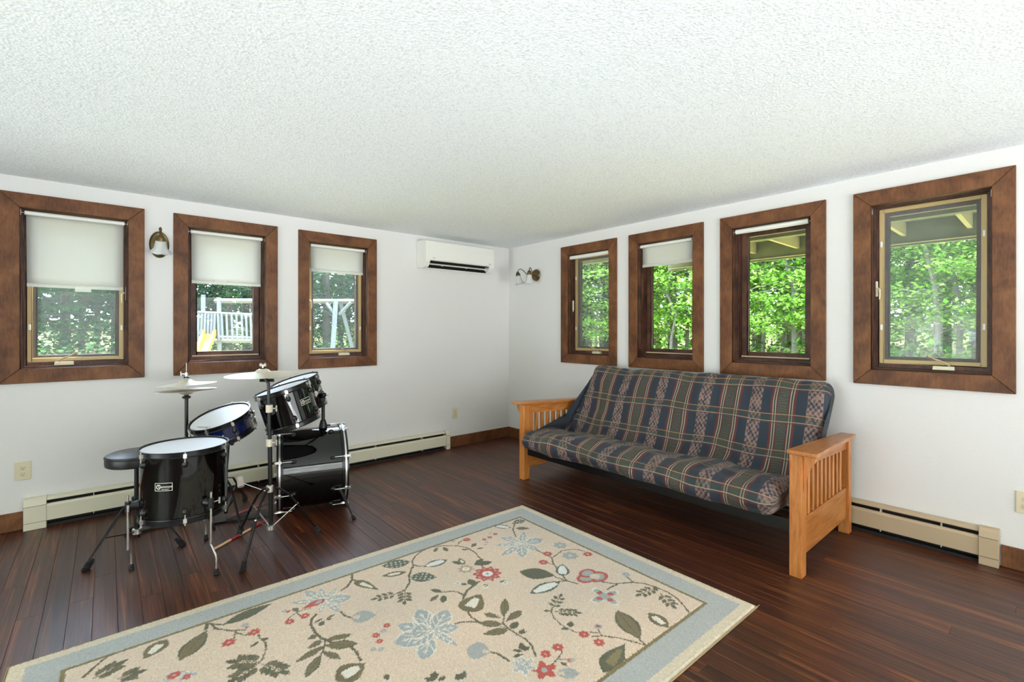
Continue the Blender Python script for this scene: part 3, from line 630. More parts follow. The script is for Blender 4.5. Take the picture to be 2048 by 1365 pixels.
prof = [(2.83, .289), (2.72, .292), (2.662, .330), (2.655, .385), (2.70, .438), (2.82, .455), (3.0, .440), (3.14, .412), (3.215, .392), (3.262, .440), (3.315, .56), (3.385, .73), (3.445, .87), (3.495, .945), (3.55, .966), (3.60, .945), (3.625, .89), (3.60, .78), (3.53, .60), (3.455, .42), (3.40, .320), (3.33, .292), (3.1, .288)]
spine = [(2.745, .365), (2.95, .365), (3.15, .350), (3.33, .365), (3.41, .53), (3.49, .73), (3.545, .88)]
PR = catmull(prof, 4); NP = len(PR)
def near_spine(p):
    best = None
    for a, c in zip(spine[:-1], spine[1:]):
        a, c = Vector(a), Vector(c); t = max(0, min(1, (p-a).dot(c-a)/(c-a).length_squared)); q = a+(c-a)*t
        if best is None or (p-q).length < (p-best).length: best = q
    return best
SPN = [near_spine(p) for p in PR]
arc = [0]
for i in range(1, NP+1): arc.append(arc[-1]+(PR[i % NP]-PR[i-1]).length)
crease = min(range(NP), key=lambda i: (PR[i]-Vector((3.225, .395))).length)
NS = 90; vtx = []; uvs = []
for s in range(NS+1):
    t = s/NS; e = min(t, 1-t)*2.02
    k = math.sqrt(max(0, 1-(1-min(e/.075, 1))**2)) if e < .075 else 1.0
    for i in range(NP):
        p, q = PR[i], SPN[i]
        back = max(0, min(1, (p.y-.40)/.45)) if p.x > 3.2 else 0
        y0, y1 = .985-.045*back, 3.015-.115*back
        y = y0+(y1-y0)*t
        d = (p-q); ln = d.length or 1e-4; nv = d/ln
        z3 = Vector((p.x*2.2, y*2.6, p.y*2.2))
        amp = .022 if p.y > .30 else .0
        if p.x < 2.9 and .30 < p.y: amp = .034
        dv = amp*(noise.noise(z3*1.6)+.6*noise.noise(z3*4.1+Vector((3, 1, 7))))+.004*noise.noise(z3*11)*(1 if p.y > .3 else 0)
        # gathered folds beside the crease
        cd = abs(arc[i]-arc[crease]); dv += .010*math.exp(-(cd/.10)**2)*math.sin(y*21+noise.noise(Vector((y*3, arc[i]*6, 0)))*3)
        # sagging front lip
        if p.x < 2.80 and p.y < .42: dv += .018*max(0, noise.noise(Vector((y*1.7, 5, 0))))
        kk = max(k, .06); r = q+d*kk+nv*dv*k
        if p.y < .30: r.y = max(r.y, .2862) if r.x > 2.78 else r.y
        r.y = max(r.y, .2862) if r.x > 2.775 else r.y
        vtx.append((r.x-3.1, y-1.9875, r.y-.2855)); uvs.append((y+.018*noise.noise(z3*1.1), arc[i]-arc[crease]+.022*noise.noise(z3*1.3+Vector((9, 9, 9)))))
fc = [(s*NP+i, s*NP+(i+1) % NP, (s+1)*NP+(i+1) % NP, (s+1)*NP+i) for s in range(NS) for i in range(NP)]
caps = [tuple(range(NP-1, -1, -1)), tuple(range(NS*NP, (NS+1)*NP))]
me = bpy.data.meshes.new('futon_mattress'); me.from_pydata(vtx, [], fc+caps); me.materials.append(M['plaid'])
ul = me.uv_layers.new(name='UVMap'); data = []
for pi, p in enumerate(me.polygons):
    for vi in p.vertices:
        u_ = uvs[vi] if pi < len(fc) else (1.014-.366*.22, .0235)
        if pi < len(fc) and (pi % NP) == NP-1 and vi % NP == 0: u_ = (u_[0], u_[1]+arc[NP])
        data += u_
ul.data.foreach_set('uv', data); me.polygons.foreach_set('use_smooth', [True]*len(me.polygons))
bm = bmesh.new(); bm.from_mesh(me); bmesh.ops.recalc_face_normals(bm, faces=bm.faces); bm.to_mesh(me); bm.free()
mo = link('futon_mattress', me); mo.location = (3.1, 1.9875, .2855)
ss = mo.modifiers.new('sub', 'SUBSURF'); ss.levels = 1; ss.render_levels = 1
tag(mo, 'folded futon mattress in a navy, burgundy and tan plaid cover', 'mattress')
# ------------------------------------------------------------------ drum kit
def rot_badge(d, R, a0, zc, name='badge', sc=1.0):
    """framed name badge wrapped on the shell"""
    m = MB(); RR = R+.0012
    def P(x, z, o=0): q = a0+x*sc/RR; return ((RR+o)*math.cos(q), (RR+o)*math.sin(q), zc+z*sc)
    def bar(x0, x1, z0, z1, n=8):
        for i in range(n):
            xa, xb = x0+(x1-x0)*i/n, x0+(x1-x0)*(i+1)/n; m.add([P(xa, z0), P(xb, z0), P(xb, z1), P(xa, z1)], [(0, 1, 2, 3)])
    w_, h_ = .042, .0205; t = .002
    bar(-w_, w_, h_-t, h_); bar(-w_, w_, -h_, -h_+t); bar(-w_, -w_+t, -h_, h_, 1); bar(w_-t, w_, -h_, h_, 1)
    for (rr, a, c) in ((.0125, .5, 5.6), (.0098, .9, 6.6)):
        for i in range(18):
            q0, q1 = a+(c-a)*i/18, a+(c-a)*(i+1)/18
            m.add([P(-.0235+rr*math.cos(q0), rr*math.sin(q0)), P(-.0235+rr*math.cos(q1), rr*math.sin(q1)), P(-.0235+(rr-.0017)*math.cos(q1), (rr-.0017)*math.sin(q1)), P(-.0235+(rr-.0017)*math.cos(q0), (rr-.0017)*math.sin(q0))], [(0, 1, 2, 3)])
    v, f = text_shape('Gammon', .0175); m.add([P(p[0]+.007, p[1]+.001) for p in v], f)
    v, f = text_shape('PERCUSSION', .0062); m.add([P(p[0]+.010, p[1]-.0125) for p in v], f)
    m.build(name, M['badge'], d)
def lug_mesh(): # black dome lug, local +x outwards
    return MB().lathe([(.019, 0), (.0195, .004), (.017, .012), (.010, .018), (.0001, .020)], 14, Matrix.Rotation(PI/2, 4, 'Y') @ Matrix.Diagonal((1.0, .75, 1, 1)))
def drum(name, label, c, n, R, depth, nl, l0, shell, xdir=(1, 0, 0), badge=None, hoop='hoop_black', short=False, cat='drum'):
    d = thing(name, label, cat); d.matrix_world = axis_matrix(c, n, xdir)
    hh = .030
    MB().lathe([(R, -hh*.5), (R, -depth+hh*.5), (R-.007, -depth+hh*.5), (R-.007, -hh*.5)], 56, close=True).build('shell', M[shell], d, True)
    MB().lathe([(.0001, -.006), (R-.004, -.006), (R+.001, -.012), (R+.001, -.018), (R-.006, -.0185), (.0001, -.0185)], 56).build('batter_head', M['drum_head'], d, True)
    MB().lathe([(.0001, -depth+.0185), (R-.006, -depth+.0185), (R+.001, -depth+.018), (R+.001, -depth+.012), (R-.004, -depth+.006), (.0001, -depth+.006)], 56).build('resonant_head', M['drum_head'], d, True)
    for zc, s in ((0, 1), (-depth, -1)):
        q = [(R+.0015, -.030), (R+.0085, -.030), (R+.0095, -.027), (R+.006, -.023), (R+.006, -.003), (R+.010, 0), (R+.010, .002), (R+.0015, .002)]
        MB().lathe([(r, zc+s*z) for r, z in q], 56, close=True).build('hoop', M[hoop], d, True)
    for k in range(nl):
        a = l0+2*PI*k/nl; Rz = Matrix.Rotation(a, 4, 'Z')
        zs = (-.062, -depth+.062) if not short else (-depth/2,)
        for i, zl in enumerate(zs):
            lm = lug_mesh(); lm.v = [tuple(Rz @ (Vector(p)+Vector((R-.0005, 0, zl)))) for p in lm.v]
            lg = lm.build('lug', M['black_plastic'], d, True)
            m = MB(); ends = ((.0, 1),) if i == 0 else ((-depth, -1),)
            if short: ends = ((0, 1), (-depth, -1))
            for ze, s in ends:
                pth = [(R+.014, 0, zl+s*.006), (R+.014, 0, ze-s*.010), (R+.014, 0, ze+s*.006)]
                m.tube([Rz @ Vector(p) for p in pth], [.0030, .0030, .0045], 8)
                m.box(R+.006, R+.0185, -.008, .008, ze-s*.0285 if s > 0 else ze+.006, ze-.006 if s > 0 else ze+.0285, Rz)
            m.build('tension_rod', M['chrome'], lg, True)
    if badge: rot_badge(d, R, badge[0], badge[1], sc=badge[2] if len(badge) > 2 else 1)
    return d
def foot(m, p, up, r=.016, h=.05, ribs=5):
    prof = [(r*.8, 0)]
    for i in range(ribs):
        z = h*(i+.3)/ribs; rr = r*(1.12-.35*i/ribs); prof += [(rr, z), (rr*.70, z+h*.45/ribs)]
    prof += [(r*.45, h)]
    return m.lathe(prof, 12, axis_matrix(p, up))
# floor tom ------------------------------------------------------------
FC = Vector((.335, 3.20, 0)); FA = math.atan2(-FC.y, -FC.x)
ft = drum('floor_tom', 'black floor tom standing on three chrome legs, closest to the rug', (FC.x, FC.y, .660), (0, 0, 1), .203, .375, 6, FA, 'lacquer', badge=(FA-.47, -.172))
def w2l(p): return Vector(p)-Vector((FC.x, FC.y, .660))
for (ax, rod, ft_) in ((PI*1.0, (.087, 3.205), (.104, 3.288)), (-PI/3, (.428, 2.985), (.445, 2.931)), (PI/3*1.02, (.452, 3.402), (.470, 3.461))):
    rod = Vector(rod+(0,)); fo = Vector(ft_+(0,)); md = rod.lerp(fo, .9)
    m = MB(); m.tube([w2l(p) for p in [(rod.x, rod.y, .43), (rod.x, rod.y, .16), (rod.x, rod.y, .145), (md.x, md.y, .10), (fo.x, fo.y, .085), (fo.x, fo.y, .02)]], .0052, 8)
    lg = m.build('leg', M['chrome'], ft, True)
    foot(MB(), w2l((fo.x, fo.y, .0006)), (0, 0, 1), .0125, .032, 2).build('rubber_foot', M['rubber'], lg, True)
    u = (rod-FC).normalized(); S = FC+u*.2035
    m = MB(); m.tube([w2l((S.x, S.y, .37)), w2l((rod.x, rod.y, .37))], [.027, .017], 12); m.tube([w2l((rod.x, rod.y, .343)), w2l((rod.x, rod.y, .397))], .014, 10)
    br = m.build('leg_bracket', M['black_plastic'], ft, True)
    t_ = Vector((-u.y, u.x, 0)); A = rod+t_*.015; B = rod+t_*.045
    m = MB(); m.tube([w2l((A.x, A.y, .37)), w2l((B.x, B.y, .37))], .004, 8); m.tube([w2l((B.x, B.y, .355)), w2l((B.x, B.y, .388))], .0055, 8); m.build('wing_screw', M['chrome'], br, True)
# snare ----------------------------------------------------------------
SN = Vector((-.331, -.141, .933)).normalized(); SCn = Vector((.575, 3.66, .728))
sd_ = drum('snare_drum', 'shallow blue-black snare drum tilted towards the throne', SCn, SN, .178, .140, 8, .2, 'blue_lacquer', short=True)
Ms = sd_.matrix_world
m = MB(); 
v, f = text_shape('Gammon', .026); Rt = Matrix.Rotation(2.1, 4, 'Z')
lc = Ms.inverted() @ Vector((.468, 3.60, .68)); m.add([Rt @ Vector((p[0], p[1], 0))+Vector((lc.x, lc.y, -.0052)) for p in v], f)
for i in range(20):
    q0, q1 = .6+5*i/20, .6+5*(i+1)/20; cc = Rt @ Vector((-.055, 0, 0)); m.add([(lc.x+cc.x+r*math.cos(q), lc.y+cc.y+r*math.sin(q), -.0052) for r, q in ((.015, q0), (.015, q1), (.012, q1), (.012, q0))], [(0, 1, 2, 3)])
m.build('head_logo', M['fin'], sd_)
m = MB(); Rz = Matrix.Rotation(-.62, 4, 'Z'); m.box(.178, .198, -.024, .024, -.125, -.05, Rz); m.box(.198, .206, -.014, .014, -.105, -.065, Rz); m.tube([Rz @ Vector(p) for p in [(.20, 0, -.05), (.215, 0, -.04), (.222, 0, -.01)]], .005, 8); m.build('strainer', M['chrome'], sd_, True)
st = thing('snare_stand', 'black and chrome tripod stand holding the tilted snare drum', 'stand', (.615, 3.69, 0))
B0 = SCn-SN*.152
m = MB(); hub = Vector((B0.x, B0.y, B0.z-.04)); m.tube([(0, 0, .06), (0, 0, .34), hub-Vector((.615, 3.69, 0))], [.012, .012, .014], 10); m.build('post', M['black_metal'], st, True)
for k in range(3):
    a = 2*PI*k/3+.5; e = SCn-SN*.146+(axis_matrix((0, 0, 0), SN) @ Vector((.196*math.cos(a), .196*math.sin(a), 0))); e2 = e+SN*.02
    m = MB(); o_ = Vector((.615, 3.69, 0)); mid = hub.lerp(e, .5)-Vector((0, 0, .012)); m.tube([hub-o_, mid-o_, e-o_, e2-o_], .006, 8); ar = m.build('basket_arm', M['chrome'], st, True)
    m = MB(); m.tube([e-o_, e2-o_+SN*.012], .010, 8); m.build('rubber_grip', M['rubber'], ar, True)
for (fx_, fy_) in ((.81, 4.09), (.38, 3.86), (.66, 3.43)):
    e = Vector((fx_-.615, fy_-3.69, 0)); m = MB(); m.tube([(0, 0, .30), e*.35+Vector((0, 0, .255)), e*.8+Vector((0, 0, .085)), e+Vector((0, 0, .03))], .008, 8, flat=.6); m.tube([(0, 0, .075), e*.52+Vector((0, 0, .19))], .005, 6); lg = m.build('leg', M['black_metal'], st, True)
    foot(MB(), e+Vector((0, 0, .0006)), (e.normalized()*-.55+Vector((0, 0, 1))), .017, .05).build('rubber_foot', M['rubber'], lg, True)
# bass drum --------------------------------------------------------------
BA = Vector((.968, -.25, 0)).normalized(); BR = .28
Cr = Vector((1.362, 3.575, .2945)); bd = drum_c = None
bd = thing('bass_drum', 'large black bass drum lying on its side with chrome-striped hoops', 'drum'); MX = axis_matrix(Cr+BA*.018, BA, (0, 0, 1)); bd.matrix_world = MX; L = .462
MB().lathe([(BR, -.02), (BR, -L+.02), (BR-.008, -L+.02), (BR-.008, -.02)], 72, close=True).build('shell', M['lacquer'], bd, True)
for zc, s, nm in ((0, 1, 'resonant_head'), (-L, -1, 'batter_head')):
    MB().lathe([(.0001, zc-s*.006), (BR-.006, zc-s*.006), (BR, zc-s*.012), (BR, zc-s*.02), (.0001, zc-s*.0201)], 64).build(nm, M['lacquer' if s > 0 else 'drum_head'], bd, True)
    hp = MB().lathe([(BR+.002, zc-s*.042), (BR+.0135, zc-s*.042), (BR+.0135, zc), (BR+.002, zc)], 72, close=True).build('hoop', M['hoop_black'], bd, True)
    MB().lathe([(BR+.0134, zc-s*.024), (BR+.0142, zc-s*.024), (BR+.0142, zc-s*.013), (BR+.0134, zc-s*.013)], 72, close=True).build('hoop_inlay', M['chrome'], hp, True)
    for k in range(8):
        a = 2*PI*(k+.5)/8; Rz = Matrix.Rotation(a, 4, 'Z'); zl = zc-s*.105
        lm = lug_mesh(); lm.v = [tuple(Rz @ (Vector(p)+Vector((BR-.0005, 0, zl)))) for p in lm.v]; lg = lm.build('lug', M['black_plastic'], bd, True)
        m = MB(); m.tube([Rz @ Vector(p) for p in [(BR+.018, 0, zl+s*.01), (BR+.018, 0, zc+s*.012)]], [.003, .004], 8); m.box(BR+.014, BR+.022, -.008, .008, min(zc-s*.03, zc+s*.008), max(zc-s*.03, zc+s*.008), Rz); m.tube([Rz @ Vector((BR+.018, -.016, zc+s*.012)), Rz @ Vector((BR+.018, .016, zc+s*.012))], .003, 6); m.build('claw_rod', M['chrome'], lg, True)
MI = MX.inverted()
for (sx, sp, ft_) in ((1, Vector((1.265, 3.345, .175)), Vector((1.291, 3.160, 0))), (-1, Vector((1.395, 3.80, .175)), Vector((1.52, 3.97, 0)))):
    Cax = Cr+BA*((sp-Cr).dot(BA)); out = (Vector((sp.x, sp.y, sp.z))-Cax); out -= BA*out.dot(BA); out.normalize(); S = Cax+out*BR
    m = MB(); m.lathe([(.026, 0), (.026, .006), (.020, .016), (.008, .026), (.0001, .027)], 14, MI @ axis_matrix(S, out)); bk = m.build('spur_bracket', M['black_plastic'], bd, True)
    m = MB(); A = S+out*.018; dd = (ft_-A); m.tube([MI @ A, MI @ (A+dd*.55)], .0105, 8); m.tube([MI @ (A+dd*.55), MI @ (A+dd*.93)], .006, 8); lg = m.build('spur', M['black_metal'], bd, True)
    foot(MB(), MI @ (ft_+Vector((0, 0, .0008))), (MI.to_3x3() @ (-dd.normalized())), .0135, .034, 3).build('rubber_foot', M['rubber'], lg, True)
# mounted toms ---------------------------------------------------------------
TN = Vector((-.277, .068, .958)).normalized()
TA = math.atan2(-3.3, -.87)
drum('mounted_tom', 'black mounted tom with a white badge, nearer of the two above the bass drum', (.868, 3.305, .928), TN, .163, .255, 6, TA+.10, 'lacquer', badge=(TA+.72, -.115, .92))
drum('mounted_tom', 'black mounted tom half hidden behind the badged tom', (1.055, 3.690, .935), Vector((-.29, .03, .956)), .160, .235, 6, .4, 'lacquer')
mt = thing('tom_mount', 'black post with ball joints carrying the two mounted toms', 'mount', (1.226, 3.585, .57))
m = MB(); m.lathe([(.030, .0045), (.030, .012), (.026, .035), (.018, .062), (.012, .066)], 12); m.build('base', M['black_plastic'], mt, True)
m = MB(); m.tube([(0, 0, .03), (0, 0, .262)], .0125, 12); m.build('post', M['black_metal'], mt, True)
o_ = Vector((1.226, 3.585, .57))
for (e, joint) in ((Vector((1.031, 3.352, .835)), Vector((-.005, -.022, .250))), (Vector((1.150, 3.565, .862)), Vector((-.004, .02, .258)))):
    m = MB(); m.ball(joint, .021, 12, 8); pth = [joint, joint+Vector((-.02, 0, .022)), joint.lerp(e-o_, .55)+Vector((0, 0, .02)), e-o_]
    m.tube(pth, .010, 10); ar = m.build('tom_arm', M['black_metal'], mt, True)
    m = MB(); q = joint.lerp(e-o_, .5)+Vector((0, 0, .015)); m.tube([q+Vector((-.012, -.012, -.012)), q+Vector((.012, .012, .012))], .017, 10); m.tube([joint+Vector((.018, -.004, 0)), joint+Vector((.034, -.008, 0))], .006, 8); m.build('clamp_screw', M['chrome'], ar, True)
# cymbals and stands --------------------------------------------------------------
def cymbal(m, c, n, R, h=.030, flip=1):
    p = [(.004, h), (.018, h*.98), (.034, h*.78), (.044, h*.52), (.060, h*.42), (R*.55, h*.24), (R*.85, h*.08), (R, 0), (R-.001, -.0012), (R*.55, h*.24-.0014), (.060, h*.42-.0015), (.043, h*.50), (.017, h*.94), (.004, h*.95)]
    return m.lathe([(r, flip*z) for r, z in p], 64, axis_matrix(c, n), close=True)
hx = Vector((.415, 3.885, 0))
hs = thing('hi_hat_stand', 'black hi-hat stand with a chrome pull rod beside the back wall', 'stand', hx)
m = MB(); m.tube([(0, 0, .05), (0, 0, .52)], .0135, 10); m.tube([(0, 0, .52), (0, 0, .832)], .011, 10); m.lathe([(.014, .50), (.021, .505), (.021, .535), (.014, .54)], 12); m.build('post', M['black_metal'], hs, True)
m = MB(); m.lathe([(.010, .832), (.024, .838), (.026, .850), (.014, .854), (.012, .859)], 16); m.build('seat_cup', M['black_plastic'], hs, True)
m = MB(); m.tube([(0, 0, .85), (0, 0, 1.078)], .0032, 8); m.build('pull_rod', M['chrome'], hs, True)
m = MB(); m.tube([(0, 0, .985), (0, 0, 1.012)], .010, 10); m.tube([(-.004, 0, 1.0), (-.03, 0, 1.004)], .004, 8); m.tube([(-.03, 0, .992), (-.03, 0, 1.02)], .005, 8); cl = m.build('clutch', M['chrome'], hs, True)
MB().lathe([(.017, .974), (.017, .983), (.012, .986)], 14).build('clutch_felt', M['black_plastic'], cl, True)
for a in (.9, 3.0, 5.1):
    e = Vector((.30*math.cos(a), .30*math.sin(a), 0)); m = MB(); m.tube([(0, 0, .27), e*.3+Vector((0, 0, .22)), e*.85+Vector((0, 0, .06)), e+Vector((0, 0, .025))], .008, 8, flat=.6); m.tube([(0, 0, .07), e*.5+Vector((0, 0, .155))], .005, 6); lg = m.build('leg', M['black_metal'], hs, True)
    foot(MB(), e+Vector((0, 0, .0006)), (e.normalized()*-.5+Vector((0, 0, 1))), .016, .045).build('rubber_foot', M['rubber'], lg, True)
MB().prism([(-.33, -.035), (-.05, -.03), (-.05, .03), (-.33, .035)], lambda a, c, t: (a, c, t-.10*(a+.05)*0), .012, .018).build('pedal_plate', M['black_metal'], hs)
m = MB(); m.add([(-.31, -.035, .035), (-.04, -.028, .12), (-.04, .028, .12), (-.31, .035, .035), (-.31, -.035, .042), (-.04, -.028, .127), (-.04, .028, .127), (-.31, .035, .042)], [(0,3,2,1),(4,5,6,7),(0,1,5,4),(1,2,6,5),(2,3,7,6),(3,0,4,7)]); m.build('footboard', M['black_metal'], hs)
tag(cymbal(MB(), hx+Vector((0, 0, .932)), Vector((-.042, .036, 1)), .178, .034).build('hi_hat_cymbal', M['brass_cymbal'], None, True), 'upper thin pale brass hi-hat cymbal', 'cymbal', 'cymbals')
tag(cymbal(MB(), hx+Vector((0, 0, .892)), Vector((-.01, .03, 1)), .178, .032, -1).build('hi_hat_cymbal', M['brass_cymbal'], None, True), 'lower upturned pale brass hi-hat cymbal under its twin', 'cymbal', 'cymbals')
cx = Vector((.746, 3.10, 0))
cs = thing('cymbal_stand', 'tall black cymbal stand on a splayed tripod in front of the bass drum', 'stand', cx)
tl = Vector((-.012, .008, 0))
m = MB(); m.tube([(.006, 0, .10), (0, 0, .63)], .0125, 12); m.tube([(0, 0, .63), (-.004, 0, .83)], .0105, 12); m.tube([(-.004, 0, .83), (-.008, 0, .985)], .0090, 12); m.build('post', M['black_metal'], cs, True)
for z, s in ((.625, 1), (.83, 1)):
    m = MB(); m.tube([(-.003, 0, z-.022), (-.003, 0, z+.022)], .019, 14); k_ = m.build('clamp', M['nylon'], cs, True)
    m = MB(); a = Vector((.65, -.76, 0)); m.tube([a*.018+Vector((0, 0, z)), a*.04+Vector((0, 0, z))], .005, 8); t_ = Vector((.76, .65, 0)); m.ball(a*.044+Vector((0, 0, z+.010)), .010, 8, 6, (.5, .5, 1.1)); m.ball(a*.044+Vector((0, 0, z-.010)), .010, 8, 6, (.5, .5, 1.1)); m.build('wing_nut', M['chrome'], k_, True)
m = MB(); m.tube([(-.046, .030, 1.000), (.018, -.016, .999)], .010, 8); m.tube([(-.008, 0, .985), (-.020, .009, 1.005), (-.030, .020, 1.030), (-.033, .022, 1.092)], [.010, .010, .005, .0032], 10); tlt = m.build('tilter', M['black_metal'], cs, True)
m = MB(); m.lathe([(.015, 1.066), (.015, 1.074), (.006, 1.075)], 12, Matrix.Translation((-.033, .022, 0))); m.build('felt_washer', M['rubber'], tlt, True)
m = MB(); m.tube([(-.033, .022, 1.076), (-.033, .022, 1.094)], .006, 10)
for s in (-1, 1): m.ball((-.033+s*.012*.76, .022-s*.012*.65, 1.092), .009, 8, 6, (1, 1, 1.2))
m.build('wing_nut', M['chrome'], tlt, True)
m = MB(); m.lathe([(.015, .325), (.021, .330), (.021, .365), (.015, .370)], 14); 
m.build('upper_collar', M['chrome'], cs, True)
MB().lathe([(.014, .098), (.021, .102), (.021, .126), (.014, .130)], 14, Matrix.Translation((.006, 0, 0))).build('lower_collar', M['chrome'], cs, True)
for (fx_, fy_) in ((.556, 2.868), (1.031, 3.097), (.638, 3.394)):
    e = Vector((fx_-cx.x, fy_-cx.y, 0)); m = MB()
    m.tube([e.normalized()*.02+Vector((0, 0, .352)), e*.18+Vector((0, 0, .340)), e*.38+Vector((0, 0, .290)), e*.6+Vector((0, 0, .20)), e*.86+Vector((0, 0, .075)), e*.95+Vector((0, 0, .04))], .0085, 8, flat=.7); lg = m.build('leg', M['black_metal'], cs, True)
    m = MB(); m.tube([Vector((.006, 0, .112)), e*.55+Vector((0, 0, .222))], .005, 6, flat=.6); m.ball(e*.55+Vector((0, 0, .222)), .008, 8, 6); m.build('brace', M['chrome'], lg, True)
    foot(MB(), e+Vector((0, 0, .0008)), (e.normalized()*-.35+Vector((0, 0, 1))), .017, .055).build('rubber_foot', M['rubber'], lg, True)
tag(cymbal(MB(), cx+Vector((-.033, .022, 1.034)), Vector((-.03, -.02, 1)), .203, .036).build('crash_cymbal', M['brass_cymbal'], None, True), 'large pale brass crash cymbal on top of the tall stand', 'cymbal', 'cymbals')
# throne ---------------------------------------------------------------------
tx = Vector((.140, 3.61, 0))
th = thing('drum_throne', 'round black vinyl drum throne on a folding tripod', 'stool', tx)
MB().lathe([(.0001, .503), (.140, .503), (.148, .508), (.150, .520), (.150, .556), (.146, .567), (.130, .573), (.0001, .574)], 48).build('seat', M['vinyl'], th, True)
MB().lathe([(.1502, .552), (.1525, .555), (.1525, .559), (.1502, .562)], 48, close=True).build('piping', M['vinyl'], th, True)
m = MB(); m.tube([(0, 0, .06), (0, 0, .502)], .0135, 12); m.build('post', M['black_metal'], th, True)
m = MB(); m.lathe([(.014, .080), (.024, .083), (.024, .112), (.014, .115)], 14); m.build('lower_collar', M['chrome'], th, True)
MB().lathe([(.014, .265), (.026, .268), (.026, .305), (.014, .31)], 14).build('upper_collar', M['black_metal'], th, True)
for (fx_, fy_) in ((-.088, 3.426), (.352, 3.448), (.15, 3.88)):
    e = Vector((fx_-tx.x, fy_-tx.y, 0)); m = MB(); m.tube([e.normalized()*.024+Vector((0, 0, .285)), e*.28+Vector((0, 0, .262)), e*.4+Vector((0, 0, .225)), e*.93+Vector((0, 0, .045))], .0095, 8, flat=.55); lg = m.build('leg', M['black_metal'], th, True)
    m = MB(); m.tube([e.normalized()*.022+Vector((0, 0, .097)), e*.66+Vector((0, 0, .138))], .0075, 6, flat=.5); m.build('brace', M['black_metal'], lg, True)
    foot(MB(), e+Vector((0, 0, .0008)), (e.normalized()*-.75+Vector((0, 0, 1))), .020, .065, 6).build('rubber_foot', M['rubber'], lg, True)
# bass pedal -------------------------------------------------------------------
pd = thing('bass_pedal', 'black bass drum pedal with a red grip strip and pale felt beater', 'pedal', (.74, 3.68, 0), math.atan2(BA.y, BA.x)+.02)
MB().prism([(-.19, -.045), (.17, -.045), (.17, .045), (-.19, .045)], lambda a, c, t: (a, c, t), .0006, .006).build('base_plate', M['black_metal'], pd)
m = MB(); m.box(-.19, -.12, -.042, .042, .006, .016); m.build('heel_plate', M['black_metal'], pd, bevel=.002)
m = MB(); m.add([(-.118, -.040, .016), (.13, -.034, .085), (.13, .034, .085), (-.118, .040, .016), (-.118, -.040, .022), (.13, -.034, .091), (.13, .034, .091), (-.118, .040, .022)], [(0,3,2,1),(4,5,6,7),(0,1,5,4),(1,2,6,5),(2,3,7,6),(3,0,4,7)])
fbd = m.build('footboard', M['black_metal'], pd, bevel=.002)
m = MB(); m.add([(-.09, -.016, .0305), (.11, -.014, .0862), (.11, .014, .0862), (-.09, .016, .0305), (-.09, -.016, .0315), (.11, -.014, .0872), (.11, .014, .0872), (-.09, .016, .0315)], [(0,3,2,1),(4,5,6,7),(0,1,5,4),(1,2,6,5),(2,3,7,6),(3,0,4,7)]); m.build('grip_strip', M['stick_red'], fbd)
for s in (-1, 1): MB().box(.135, .155, s*.05-.006, s*.05+.006, .006, .17).build('post', M['chrome'], pd, bevel=.002)
m = MB(); m.tube([(.145, -.06, .155), (.145, .06, .155)], .006, 8); ax_ = m.build('axle', M['chrome'], pd, True)
m = MB(); m.tube([(.145, 0, .15), (.02, .01, .215), (-.045, .015, .250)], .0032, 8); m.build('beater_rod', M['chrome'], pd, True)
m = MB(); m.tube([(-.035, -.008, .222), (-.045, .030, .278)], .021, 14); m.build('beater', M['felt'], pd, True)
m = MB(); m.tube([(-.10, .05, .004), (.0, .06, .02), (.145, .055, .03)], .003, 6); m.build('stabiliser', M['chrome'], pd, True)
# drumstick ----------------------------------------------------------------------
A, B = Vector((.482, 3.258, .008)), Vector((.815, 3.518, .008)); dk = thing('drumstick', 'red and natural banded drumstick lying on the floor', 'drumstick', A)
for i, (a, c, mt_) in enumerate(((0, .30, 'stick_wood'), (.30, .46, 'stick_red'), (.46, .68, 'stick_wood'), (.68, 1.0, 'stick_red'))):
    MB().tube([(B-A)*a, (B-A)*c], .0075, 10).build('stick_band', M[mt_], dk, True)
